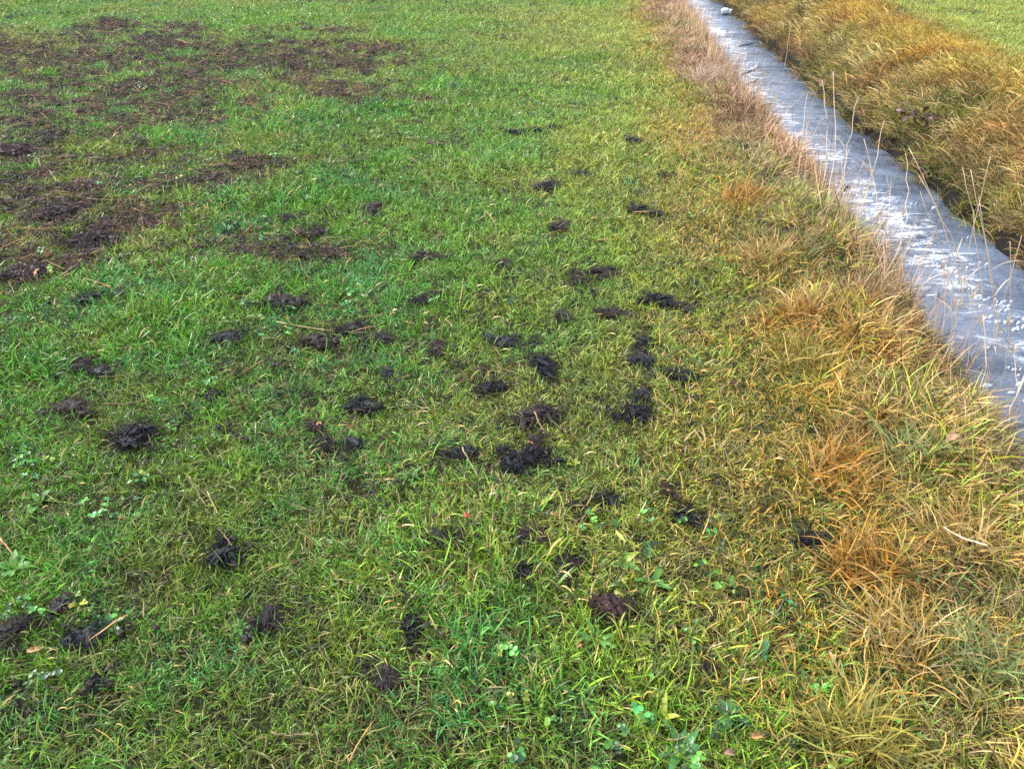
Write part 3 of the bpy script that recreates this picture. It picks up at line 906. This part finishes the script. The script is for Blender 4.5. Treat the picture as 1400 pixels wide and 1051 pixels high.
def fallen_leaf(px, py, length, width, material, label, az, seed, lift=.035, lobes=0):
    rng = np.random.default_rng(seed)
    x, y, z = ground_at(px, py, lift)
    o = tag(link('fallen_leaf', leaf_mesh('fallen_leaf', length, width, rng.normal(1.1, .6), material, rng, fold=.9, wave=.003, droop0=.3, lobes=lobes), None, (x, y, z + lift)),
            label, 'fallen leaf', 'fallen leaves on the meadow')
    o.rotation_euler = (rng.normal(0, .3), rng.normal(0, .2), az)
fallen_leaf(634, 706, .022, .018, M_RED_LEAF, 'bright red leaf bit above the pointed black clod', .2, 1, .045)
fallen_leaf(537, 426, .035, .026, M_PALE_LEAF, 'creamy crumpled leaf above the long straw line', .5, 2, lobes=3)
fallen_leaf(668, 676, .055, .012, M_PALE_LEAF, 'long yellow leaf below the big jet black clod', .75, 3)
fallen_leaf(720, 604, .030, .011, M_RUST_LEAF, 'rusty red leaf sliver over the jet black pair', -.5, 4)
fallen_leaf(780, 672, .032, .014, M_WEED_YELLOW, 'yellow leaf tip right of the bluish rosette', .8, 5)
fallen_leaf(752, 701, .03, .012, M_TAN_LEAF, 'ochre leaf at the foot of the bluish rosette', -.4, 6)
fallen_leaf(790, 886, .02, .014, M_TAN_LEAF, 'orange leaf bit left of the fresh green rosette', .9, 7)
fallen_leaf(36, 890, .04, .015, M_TAN_LEAF, 'tan leaf beside the black heap at the left edge', .3, 8)
fallen_leaf(48, 378, .05, .02, M_TAN_LEAF, 'upright rust chip on the dark brown heap at the left edge', 1.4, 9, .05)
fallen_leaf(432, 582, .025, .016, M_TAN_LEAF, 'tan chip on the brown clod left of the wide ragged one', .2, 10, .045)
fallen_leaf(996, 525, .03, .026, M_PINK_LEAF, 'pinkish leaf in yellow grass right of the wide black clod', .4, 11)
fallen_leaf(1025, 1008, .038, .018, M_TAN_LEAF, 'curled tan leaf under the lower black twig', .3, 12)
fallen_leaf(990, 1030, .042, .016, M_PINK_LEAF, 'pale brown leaf at the bottom edge right of the dark leaves', .2, 13)
fallen_leaf(160, 708, .03, .02, M_TAN_LEAF, 'brown leaf in the lower left lawn', .1, 14)
fallen_leaf(842, 725, .05, .013, M_WEED_YELLOW, 'yellow green blade like leaf above the lush green rosette', -1.0, 15, .06)
fallen_leaf(1295, 605, .05, .035, M_PINK_LEAF, 'pale brown leaf caught in the bank grass by the water', .3, 16, .08)

# ------------------------------------------------------------------ grass: where it grows
def candidates(rng, dens, y0, y1, x0=None, x1=None, pad=.8):
    hw = .54 + .557 * y1 + pad
    a, b = (-hw if x0 is None else x0), (hw if x1 is None else x1)
    n = int(dens * (b - a) * (y1 - y0))
    x, y = a + (b - a) * rng.random(n), y0 + (y1 - y0) * rng.random(n)
    k = np.abs(x) < .54 + .557 * y + pad
    return x[k], y[k]

def hole(x, y):
    m = np.zeros(len(x))
    for i, (hx, hy, rx, ry) in enumerate(HOLES):
        if i in WEED_SPOTS:
            continue
        m = np.maximum(m, np.exp(-(((x - hx) / rx) ** 2 + ((y - hy) / ry) ** 2) ** 2))
    return m

def mix(a, b, t):
    return np.asarray(a)[None, :] * (1 - t)[:, None] + np.asarray(b)[None, :] * t[:, None] if np.asarray(a).ndim == 1 else a * (1 - t)[:, None] + np.asarray(b)[None, :] * t[:, None]

VIVID, YGREEN, BLUEG, OLIVE = (.084, .235, .020), (.215, .262, .034), (.052, .210, .055), (.125, .165, .024)
STRAWC, ORANGE, PINK, BROWN, GOLD = (.36, .28, .12), (.42, .20, .030), (.44, .29, .18), (.17, .095, .045), (.46, .265, .045)

rng = np.random.default_rng(21)
xs, ys = [], []
for y0, y1, d in [(.35, 2.2, 1700), (2.2, 4.2, 1250), (4.2, 7.5, 1050), (7.5, 11, 850), (11, 16, 600)]:
    x, y = candidates(rng, d, y0, y1)
    xs.append(x); ys.append(y)
x, y = np.concatenate(xs), np.concatenate(ys)
s_n = x - xn(y)
edge = fbm(x * 1.1, y * 1.1, 71) - .5
strip0 = np.interp(y, [0, 1, 1.4, 2.2, 3.7, 5.3, 6.3, 12.5, 20], [.80, .86, .92, 1.02, 1.24, 1.36, 1.42, 2.02, 2.6])
into = x - strip0 + edge * .35                      # > 0: in the dry strip by the bank
right = x - xf(y)
left_lawn = (into < .12)
right_lawn = right > 1.35 + edge * .7
D = dirt(x, y)
H = hole(x, y)
keep = (left_lawn | right_lawn) & (rng.random(len(x)) > .62 * D) & (rng.random(len(x)) > .93 * H)
gap = .85 * fbm(x * 17, y * 17, 87, 2) + .15 * fbm(x * 5, y * 5, 89, 2)
keep &= rng.random(len(x)) < .56 + .30 * sstep(2.5, 5, y) + .75 * sstep(.34, .56, gap)
keep &= ~(left_lawn & (into > -.1) & (rng.random(len(x)) < .35))
x, y, into, D, right, H = x[keep], y[keep], into[keep], D[keep], right[keep], H[keep]
nA, nB, nC = fbm(x * .55, y * .55, 81), fbm(x * 2.2, y * 2.2, 82), fbm(x * 6, y * 6, 83)
onR = right > 0
yel = np.clip(.02 + .10 * sstep(2, 4, y) + sstep(-1.5, .2, into) * .85 + (nA - .5) * 1.2 + (nB - .5) * .9, 0, 1)
yel = np.where(onR, np.clip(.25 + (nB - .5) * 1.0 + .5 * sstep(2.0, 1.3, right), 0, 1), yel)
t = mix(VIVID, YGREEN, yel)
t = mix(t, BLUEG, np.clip((nC - .47) * 3.4, 0, .85) * (1 - yel * .6))
t = mix(t, OLIVE, np.clip((nB - .5) * 2.2, 0, .6))
t = mix(t, (.24, .30, .055), np.clip((sstep(-2.6, 0, into) * sstep(2.2, 5, y) * .75 + .25 * sstep(6, 12, y)) * (.6 + (nB - .3) * 1.2), 0, .8))   # paler turf farther up the field and towards the dry strip
t = np.where(onR[:, None], t * .6 + np.array((.20, .28, .06)) * .4, t)
t = t * (.78 + .5 * fbm(x * 3.3, y * 3.3, 84))[:, None] * (0.85 + 0.3 * rng.random(len(x)))[:, None]
dryf = .035 + .57 * sstep(-.85, .1, into) * np.clip(.5 + (nB - .35) * 1.6, .2, 1.3) + .35 * D + .14 * np.clip((nA - .5) * 4, 0, 1)
dryf = np.where(onR, .12 + .4 * sstep(2.2, 1.3, right), dryf)
dt = mix(STRAWC, (.46, .26, .045), np.clip(sstep(-1.0, .1, into) * .8 + (nC - .5), 0, 1))
dt = mix(dt, BROWN, np.clip(D * .8 + (fbm(x * 4, y * 4, 86) - .5) * 1.6, 0, .8))
n = len(x)
rot = np.stack([rng.normal(0, .18, n), rng.normal(0, .18, n), rng.random(n) * 6.283], 1)
lush = sstep(.45, .75, fbm(x * 1.4, y * 1.4, 88)) * (1 - sstep(-1.2, 0, into) * .6)
sc = (.66 + .48 * rng.random(n)) * (.85 + .5 * lush) * (1 - .25 * D) * (1 - .45 * H)
sc = np.where(onR, sc * .95, sc) * (.88 + .12 * sstep(1.6, 3.0, y))
z = height(x, y)
scatter('lawn_grass', lawn_kit, 14, np.stack([x, y, z], 1), rot, np.stack([sc, sc, sc * (.85 + .3 * rng.random(n))], 1), t, rng, dt, dryf, 'short mixed green and yellow meadow grass')

# dead thatch at the foot of the grass
thatch_kit = kit('thatch_shapes', [blades_mesh('thatch', [make_blades(rng, 16, .06, (.025, .07), (.0018, .0036), (1.1, 1.55), (-.1, .5), 3, wob=.6)], M_DRY) for k in range(8)])
xs, ys = [], []
for y0, y1, d in [(.35, 2.5, 620), (2.5, 5, 380), (5, 9, 180)]:
    x, y = candidates(rng, d, y0, y1, None, 2.2)
    xs.append(x); ys.append(y)
x, y = np.concatenate(xs), np.concatenate(ys)
k = (x < xn(y) + .1) & (hole(x, y) < .6)
x, y = x[k], y[k]
n = len(x)
dt = mix((.13, .105, .035), (.075, .115, .022), fbm(x * 4, y * 4, 85)) * (.5 + .8 * rng.random(n))[:, None]
scatter('thatch', thatch_kit, 8, np.stack([x, y, height(x, y) + .002], 1), np.stack([rng.normal(0, .12, n), rng.normal(0, .12, n), rng.random(n) * 6.283], 1),
        .8 + .5 * rng.random(n), dt, rng, dt, np.ones(n), 'low dead thatch under the living grass')

# clover and small round leaves
x, y = np.concatenate([candidates(rng, 190, .4, 3, )[0], candidates(np.random.default_rng(3), 120, 3, 7)[0]]), None
r2, r3 = np.random.default_rng(31), np.random.default_rng(32)
xa, ya = candidates(r2, 230, .4, 3); xb, yb = candidates(r3, 130, 3, 7)
x, y = np.concatenate([xa, xb]), np.concatenate([ya, yb])
k = (fbm(x * 1.7, y * 1.7, 91) > .56 + .06 * sstep(-.5, 1, x)) & (x < np.interp(y, [0, 2, 6], [.9, 1.0, 1.3])) & (hole(x, y) < .5) & (rng.random(len(x)) < .28)
x, y = x[k], y[k]
n = len(x)
t = mix(VIVID, BLUEG, rng.random(n)) * (.8 + .5 * rng.random(n))[:, None]
t = mix(t, YGREEN, (rng.random(n) < .2) * .8)
scatter('clover_leaves', clover_kit, 6, np.stack([x, y, height(x, y) + .008 + .022 * rng.random(n)], 1),
        np.stack([rng.normal(0, .3, n), rng.normal(0, .3, n), rng.random(n) * 6.283], 1), (.55 + .5 * rng.random(n)), t * .75, rng, t * .8, np.zeros(n), 'small round clover leaves among the grass')

# the dry strip along the near bank
xs, ys = [], []
for y0, y1, d in [(.3, 2.5, 900), (2.5, 5, 760), (5, 9, 560), (9, 16, 420)]:
    x, y = candidates(rng, d, y0, y1, .4, 3.4)
    xs.append(x); ys.append(y)
x, y = np.concatenate(xs), np.concatenate(ys)
strip0 = np.interp(y, [0, 1, 1.4, 2.2, 3.7, 5.3, 6.3, 12.5, 20], [.80, .86, .92, 1.02, 1.24, 1.36, 1.42, 2.02, 2.6])
into = x - strip0 + (fbm(x * 1.1, y * 1.1, 71) - .5) * .35
s_n = x - xn(y)
keep = (into > -.12) & (s_n < .34) & (rng.random(len(x)) < sstep(-.14, .12, into) * .95 + .05) & (rng.random(len(x)) > .9 * hole(x, y))
patch = fbm(x * 2.6, y * 2.6, 95)
keep &= rng.random(len(x)) < .62 + .6 * sstep(.36, .55, patch)
x, y, into, s_n, patch = x[keep], y[keep], into[keep], s_n[keep], patch[keep]
n = len(x)
nb, nc = fbm(x * 2.0, y * 2.0, 96), fbm(x * 5, y * 5, 97)
t = mix(YGREEN, (.10, .165, .050), np.clip((nc - .45) * 4, 0, 1)) * (.7 + .6 * rng.random(n))[:, None]
t = t * .95
dryf = np.clip(.80 + (nb - .5) * .9 + .2 * sstep(3, 9, y), .3, .97)
dt = mix(STRAWC, ORANGE, np.clip((nb - .42) * 4, 0, 1) * (1 - sstep(5.5, 8, y) * .6))
dt = mix(dt, GOLD, np.clip((1 - sstep(2.5, 4.5, y)) * (fbm(x * 3, y * 3, 94) - .2) * 2.2, 0, .9))
dt = mix(dt, PINK, np.clip(sstep(3, 8, y) * .8 + sstep(-.35, .1, s_n) * .55, 0, .9))
dt = mix(dt, BROWN, np.clip((nc - .47) * 3.2 + .25 * sstep(-.3, .1, s_n), 0, .8))
dt = dt * (.55 + .75 * rng.random(n))[:, None]
lay = (fbm(x * .9, y * .9, 98) - .5) * 5 + np.where(rng.random(n) < .5, 2.4, -.6) + rng.normal(0, .9, n)
sc = (.56 + .5 * rng.random(n)) * (.66 + .45 * sstep(-.1, .35, into)) * (.85 + .4 * sstep(.45, .6, patch))
scatter('dry_bank_grass', dry_kit, 10, np.stack([x, y, height(x, y)], 1), np.stack([rng.normal(0, .15, n), rng.normal(0, .15, n), lay], 1),
        sc, t, rng, dt, dryf, 'long straw coloured grass along the near bank')

# thin pale stalks on the water's edge
x, y = candidates(rng, 170, 1.2, 15, 1.2, 3.6)
s_n = x - xn(y)
keep = (s_n > -.12) & (s_n < .36) & (rng.random(len(x)) < .25 + 1.1 * sstep(.42, .6, fbm(y * 1.3, x * .4, 99)))
x, y = x[keep], y[keep]
n = len(x)
dt = mix(PINK, STRAWC, rng.random(n) * .5) * (.9 + .35 * rng.random(n))[:, None]
scatter('fine_bank_stalks', fine_kit, 8, np.stack([x, y, height(x, y)], 1), np.stack([rng.normal(0, .12, n), rng.normal(0, .12, n), rng.random(n) * 6.283], 1),
        .6 + .6 * rng.random(n), dt, rng, dt, np.ones(n), 'thin pale dead stalks at the near edge of the stream')

# the far bank, combed downhill
xs, ys = [], []
for y0, y1, d in [(1.5, 6, 520), (6, 10, 480), (10, 17, 380)]:
    x, y = candidates(rng, d, y0, y1, 2.6, 8.5, 1.6)
    xs.append(x); ys.append(y)
x, y = np.concatenate(xs), np.concatenate(ys)
f = x - xf(y)
keep = (f > -.05) & (f < 1.75 + .6 * (fbm(x, y, 101) - .5)) & (rng.random(len(x)) < 1)
x, y, f = x[keep], y[keep], f[keep]
n = len(x)
nb, nc = fbm(x * 1.3, y * 1.3, 102), fbm(x * 3.6, y * 3.6, 103)
t = mix(YGREEN, (.075, .115, .03), np.clip(.5 + (nc - .5) * 3, 0, 1)) * (.75 + .5 * rng.random(n))[:, None]
dryf = np.clip(.76 + (nb - .5) * 1.1 - .35 * sstep(1.3, 1.7, f), .2, .95)
dt = mix(STRAWC, mix(GOLD, ORANGE, np.clip((nc - .42) * 4, 0, 1)), np.clip(.25 + (nb - .5) * 2.5 + .75 * sstep(.55, 1.0, f), 0, 1)) if False else \
    (lambda w_, g_: np.asarray(STRAWC) * (1 - w_)[:, None] + g_ * w_[:, None])(np.clip(.10 + (nb - .5) * 1.8 + .6 * sstep(.5, 1.05, f), 0, 1), mix((.42, .30, .065), ORANGE, np.clip((nc - .50) * 4, 0, .8)))
dt = mix(dt, BROWN, np.clip(.70 * (1 - sstep(.03, .5, f)) + (nc - .52) * 2, 0, .78))
dt = dt * (.9 + .5 * rng.random(n))[:, None]
lay = math.pi + R(18) + 1.6 * (fbm(x * 1.7, y * 1.7, 105) - .5) + rng.normal(0, .55, n)
sc = (.6 + .5 * rng.random(n)) * (1.05 - .5 * sstep(1.0, 1.7, f)) * (.85 + .35 * sstep(.4, .62, fbm(x * 3, y * 3, 106)))
scatter('far_bank_grass', hang_kit, 10, np.stack([x, y, height(x, y)], 1), np.stack([rng.normal(0, .15, n), rng.normal(0, .15, n), lay], 1),
        sc, t, rng, dt, dryf, 'long orange and tan grass hanging down the far bank')

# crumbs of soil: the muddy patch, and bits thrown over the lawn
xs, ys = [], []
for y0, y1, d in [(2.4, 5, 420), (5, 9, 330), (9, 15, 220)]:
    x, y = candidates(rng, d, y0, y1, None, 1.0)
    k = rng.random(len(x)) < dirt(x, y) * .8
    xs.append(x[k]); ys.append(y[k])
x, y = candidates(rng, 95, .4, 13)
k = (rng.random(len(x)) < sstep(.5, .68, fbm(x * 2.7, y * 2.7, 111)) * (1 - sstep(.3, 1.2, x))) & (x < 1.1)
nt_ = sum(map(len, xs))
xs.append(x[k]); ys.append(y[k])
for i, (hx, hy, rx, ry) in enumerate(HOLES):            # what broke off the clods
    if i in WEED_SPOTS:
        continue
    q = int(2 + 45 * rx)
    xs.append(hx + rng.normal(0, rx * 1.0, q)); ys.append(hy + rng.normal(0, ry * 1.0, q))
x, y = np.concatenate(xs), np.concatenate(ys)
n = len(x)
loose = np.arange(n) >= nt_
c = mix((.010, .007, .007), (.105, .052, .038), rng.random(n) ** 1.9)
c = mix(c, (.11, .045, .028), (rng.random(n) < .18) * .6)
c = np.where(loose[:, None], c * .2 + np.array((.002, .002, .003)), c)
scatter('soil_crumbs', crumb_kit, 8, np.stack([x, y, height(x, y) + .006 + .016 * rng.random(n)], 1),
        np.stack([rng.normal(0, .2, n), rng.normal(0, .2, n), rng.random(n) * 6.283], 1), np.where(loose, .5 + .5 * rng.random(n), .8 + .6 * rng.random(n)), c, rng,
        label='brown crumbs and shreds of soil')

# short bits of old straw lying in the mud and in the grass
straw_kit = kit('straw_bits_shapes', [blades_mesh('straw_bits', [make_blades(rng, 3, .05, (.05, .16), (.0018, .0036), (1.25, 1.6), (-.1, .25), 3, wob=.15, prof=[.8, 1, 1, .7])], M_DRY) for k in range(8)])
xs, ys = [], []
for y0, y1, d in [(2.4, 5, 70), (5, 9, 60), (9, 15, 50)]:
    x, y = candidates(rng, d, y0, y1, None, 1.0)
    k = rng.random(len(x)) < dirt(x, y)
    xs.append(x[k]); ys.append(y[k])
x, y = candidates(rng, 9, .4, 9, None, 1.2)
xs.append(x); ys.append(y)
x, y = np.concatenate(xs), np.concatenate(ys)
n = len(x)
dt = mix((.34, .22, .10), (.22, .105, .05), rng.random(n)) * (.5 + .8 * rng.random(n))[:, None]
scatter('straw_bits', straw_kit, 8, np.stack([x, y, height(x, y) + .018 + .02 * rng.random(n)], 1), np.stack([rng.normal(0, .2, n), rng.normal(0, .2, n), rng.random(n) * 6.283], 1),
        .6 + .6 * rng.random(n), dt, rng, dt, np.ones(n), 'short bits of old brown straw')

# ------------------------------------------------------------------ tussocks of the near bank, one by one
def tussock(px, py, wpx, label, cols, seed, L=(.08, .195), lean=(.1, 1.3), curl=(.1, 1.4), n=300):
    rng = np.random.default_rng(seed)
    x, y, z = ground_at(px, py, .04)
    w_ = wpx / FPX * math.sqrt(x * x + y * y + CAM_H ** 2)
    m = plain_blade_material('tussock_grass', cols, .5, .35, .2)
    mm = lambda q, rad, l, le, cu: make_blades(rng, q, rad, l, (.0026, .0052), le, cu, 5, wob=.75)
    me = blades_mesh('grass_tussock', [mm(n, w_ * .26, L, lean, curl), mm(n // 2, w_ * .34, (L[0] * .5, L[1] * .6), (.4, 1.4), (.2, 1.2))], m)
    tag(link('grass_tussock', me, None, (x, y, z)), label, 'grass tussock', 'grass tussocks on the near bank')
OR = [(.44, .21, .025), (.40, .18, .028), (.42, .26, .07), (.30, .15, .04), (.16, .16, .03)]
GO = [(.44, .29, .06), (.38, .25, .08), (.42, .32, .16), (.40, .22, .04), (.18, .19, .04)]
GR = [(.20, .20, .04), (.26, .22, .045), (.40, .28, .06), (.15, .17, .04), (.44, .30, .07)]
TA = [(.42, .29, .10), (.44, .33, .15), (.40, .23, .05), (.24, .15, .05), (.22, .21, .05)]
BL = [(.40, .28, .08), (.10, .17, .055), (.15, .20, .065), (.28, .25, .09), (.12, .17, .05), (.36, .29, .11)]
tussock(1160, 640, 190, 'biggest orange tussock, halfway down the bank strip', OR, 1)
tussock(1108, 485, 150, 'olive green tussock above the biggest orange one', GR, 2)
tussock(1240, 870, 160, 'golden tussock in the lower right corner', GO, 3)
tussock(1185, 765, 120, 'brownish orange tussock between the golden and the biggest orange one', OR, 4, n=280)
tussock(1120, 420, 130, 'pale tan tussock swept sideways above the olive one', TA, 5)
tussock(1255, 610, 110, 'blue green tussock beside the biggest orange one, towards the water', BL, 6, n=260)
tussock(1320, 730, 130, 'tan tussock at the right edge of the picture', TA, 7, n=300)
tussock(1345, 900, 140, 'mixed green and tan tussock cut by the right edge', BL, 8, n=300)
tussock(1170, 1000, 130, 'green and gold tussock at the bottom edge', GR, 9, n=300, L=(.1, .2))
tussock(1050, 345, 110, 'tan tussock upstream of the swept one', TA, 10, n=260)
tussock(1020, 265, 100, 'bright orange tussock farther upstream', OR, 11, n=260)
tussock(965, 110, 60, 'pale pinkish tussock far upstream', [(.44, .31, .22), (.40, .28, .19), (.46, .35, .25), (.3, .2, .13)], 12, n=260, L=(.16, .34))
tussock(1190, 400, 90, 'brown tussock overhanging the water', [(.22, .13, .06), (.3, .19, .09), (.36, .24, .12), (.16, .1, .06)], 13, n=240)

# ------------------------------------------------------------------ tall dry stalks standing at the water's edge
def reed(base, tip, label, bow=.0, r=.0024, dy=.0, head=False, group='tall dry stalks at the near edge of the stream', zoff=.0):
    x, y, z = ground_at(*base)
    z -= .02
    a = np.array((x, y, z))
    b = at_depth(*tip, y + dy)
    d = b - a
    side = np.array((1.0, .0, .0))
    r *= 1.05
    bow = bow + .05 * math.sin(base[0] * 1.3)
    pts = [d * t + side * bow * math.sin(math.pi * t ** .8) for t in np.linspace(0, 1, 11)]
    kr = np.random.default_rng(int(base[0] * 13 + tip[0]))
    pts = [p + kr.normal(0, .004, 3) * (0 if i in (0, 10) else 1) for i, p in enumerate(pts)]
    e = empty('dry_stalk', a, label, 'dry stalk', group)
    link('stem', tube('stem', pts, r, r * .45, M_REED, 6), e)
    if head:
        rng = np.random.default_rng(int(base[0] * 7 + tip[1]))
        me = blades_mesh('seed_head', [make_blades(rng, 16, .006, (.02, .06), (.001, .002), (.1, .6), (0, .6), 3)], M_SEED)
        o = link('seed_head', me, e)
        o.location = pts[-1] - np.array((0, 0, .03))
    leaf = leaf_mesh('blade_leaf', .18, .006, 1.3, M_REED, np.random.default_rng(int(base[0])), droop0=1.1)
    o = link('blade_leaf', leaf, e)
    k = 4 + int(base[0]) % 3
    o.location = pts[k]
    o.rotation_euler = (0, 0, (base[0] * 1.7) % 6.28)
M_SEED = plain_blade_material('seed_head', [(.42, .30, .2), (.36, .25, .15), (.48, .37, .25)])
reed((1312, 500), (1243, 203), 'thick arching stalk, leftmost of the bundle by the far bank', .10, .0036, .5)
reed((1320, 505), (1256, 240), 'arching stalk right behind the thick leftmost one of the bundle', .10, .0030, .5)
reed((1305, 490), (1258, 262), 'shorter arching stalk inside the bundle by the far bank', .07, .0026, .4)
reed((1308, 495), (1354, 214), 'straight stalk leaning right with the highest tip of the bundle', .0, .0026, .4, True)
reed((1335, 520), (1316, 228), 'upright stalk crossing the right leaning one', .02, .0026, .4)
reed((1385, 560), (1327, 232), 'long stalk leaning left at the right edge', .03, .0026, .4)
reed((1345, 530), (1338, 268), 'upright stalk with a bent leaf in the middle of the bundle', .02, .0024, .3)
reed((1362, 540), (1397, 322), 'stalk leaning right out of the picture', .0, .0026, .3)
reed((1380, 560), (1381, 330), 'short straight stalk at the right edge', .01, .0024, .2)
reed((1245, 420), (1212, 240), 'thin stalk bending over the foam left of the bundle', .05, .0022, .4)
reed((1128, 285), (1139, 98), 'far tall stalk with a pale seed head, tallest of the far group', .0, .0030, .5, True)
reed((1118, 275), (1124, 110), 'far tall stalk just left of the tallest one', .0, .0028, .5, True)
reed((1095, 245), (1104, 128), 'short stalk left of the far tall group', .0, .0026, .4)
reed((1150, 300), (1174, 132), 'far stalk leaning right of the tallest one', .0, .0026, .5, True)
reed((1165, 320), (1209, 165), 'long thin stalk leaning across the water to the red leaves', .0, .0024, .6)
reed((1195, 370), (1181, 190), 'upright thin stalk over the middle of the stream', .0, .0024, .4)
reed((1200, 385), (1238, 210), 'stalk leaning towards the far bank, right of the upright thin one', .02, .0024, .5)
reed((1178, 340), (1150, 215), 'pale stalk leaning left in front of the foam', .02, .0022, .3)
reed((1060, 130), (1080, 30), 'single slanting stalk far up the stream', .0, .0030, .8)
reed((1290, 470), (1270, 330), 'short pale stalk at the foot of the bundle, on its left', .01, .0022, .2, True)
reed((1262, 450), (1300, 345), 'thin stalk leaning right at the foot of the bundle', .0, .0022, .2)
reed((1325, 560), (1345, 430), 'stalk over the white foam patch', .0, .0022, .2, True)
reed((1360, 610), (1390, 470), 'lowest stalk at the right edge below the foam patch', .0, .0022, .2, True)
reed((1225, 400), (1228, 290), 'short stalk between the bundle and the upright thin one', .0, .0022, .2)
SAME = 'thin pale dead stalk with a seed head standing at the near edge of the stream'
rng = np.random.default_rng(77)
for k in range(26):
    t = rng.random()
    bx, by = np.interp(t, [0, .3, .6, 1], [985, 1105, 1215, 1385]), np.interp(t, [0, .3, .6, 1], [120, 262, 400, 620])
    hpx = np.interp(t, [0, 1], [55, 135]) * (.7 + .6 * rng.random())
    reed((bx + rng.normal(0, 7), by + rng.normal(0, 6)), (bx + rng.normal(8, 18), by - hpx), SAME, rng.normal(0, .02), .0017, .1 * rng.random(), True)

# ------------------------------------------------------------------ plants and floating things by the water
x, y = 3.62, 6.75
z = float(height(x, y))
e = empty('bramble', (x, y, z), 'wine red bramble leaves on the far bank', 'bramble')
rng = np.random.default_rng(9)
for k in range(3):
    a = math.pi + rng.normal(0, .6)
    link('stem', tube('stem', [(math.cos(a) * t * .3, math.sin(a) * t * .3, .14 * math.sin(t * 2.4)) for t in np.linspace(0, 1, 7)], .003, .0015, M_TWIG), e)
for k in range(40):
    o = link('leaf', leaf_mesh('leaf', .04 + .03 * rng.random(), .035, .5, M_BRAMBLE, rng, droop0=.1), e)
    o.location = (rng.normal(-.12, .10), rng.normal(0, .12), .10 + .06 * rng.random())
    o.rotation_euler = (rng.normal(0, .5), rng.normal(.3, .4), rng.random() * 6.28)
x, y = 3.5, 3.95
z = float(height(x, y))
e = empty('bramble', (x, y, z), 'dark red leaves low on the far bank behind the stalk bundle', 'bramble')
for k in range(14):
    o = link('leaf', leaf_mesh('leaf', .045 + .03 * rng.random(), .03, .5, M_BRAMBLE, rng, droop0=.1), e)
    o.location = (rng.normal(0, .06), rng.normal(0, .09), .10 + .05 * rng.random())
    o.rotation_euler = (rng.normal(0, .5), rng.normal(-.3, .4), rng.random() * 6.28)
link('stem', tube('stem', [(0, 0, -.02), (.01, .02, .06), (-.03, .03, .13)], .003, .0015, M_TWIG), e)

x, y = at(995, 20, WATER)
V, F = [], []
for k in range(7):
    v, f = lump(rng, (rng.normal(0, .05), rng.normal(0, .05), .03 + .03 * rng.random()), (.06, .055, .05), ICO3, .3)
    o_ = len(V); V += v.tolist(); F += [tuple(i + o_ for i in q) for q in f]
tag(link('foam_clump', mesh_of('foam_clump', V, F, M_FOAM), None, (x, y, WATER)), 'round white lump of foam against the far bank upstream', 'foam clump')

def floater(p0, p1, r, label, seed):
    rng = np.random.default_rng(seed)
    a, b = np.array((*at(*p0, WATER), WATER + .004)), np.array((*at(*p1, WATER), WATER + .012))
    pts = [(b - a) * t + rng.normal(0, .008, 3) * (1, 1, .2) for t in np.linspace(0, 1, 7)]
    tag(link('floating_twig', tube('floating_twig', pts, r, r * .5, M_TWIG), None, a), label, 'twig', 'dark twigs drifting in the stream')
floater((1012, 64), (1030, 60), .012, 'short dark twig drifting upstream near the top edge', 1)
floater((1014, 104), (1040, 92), .010, 'dark branching twig drifting above the bend', 2)
floater((1022, 116), (1036, 110), .014, 'stubby dark twig drifting close to the near bank', 3)
floater((1152, 262), (1158, 256), .015, 'dark stub in the water by the near bank, left of the foam', 4)
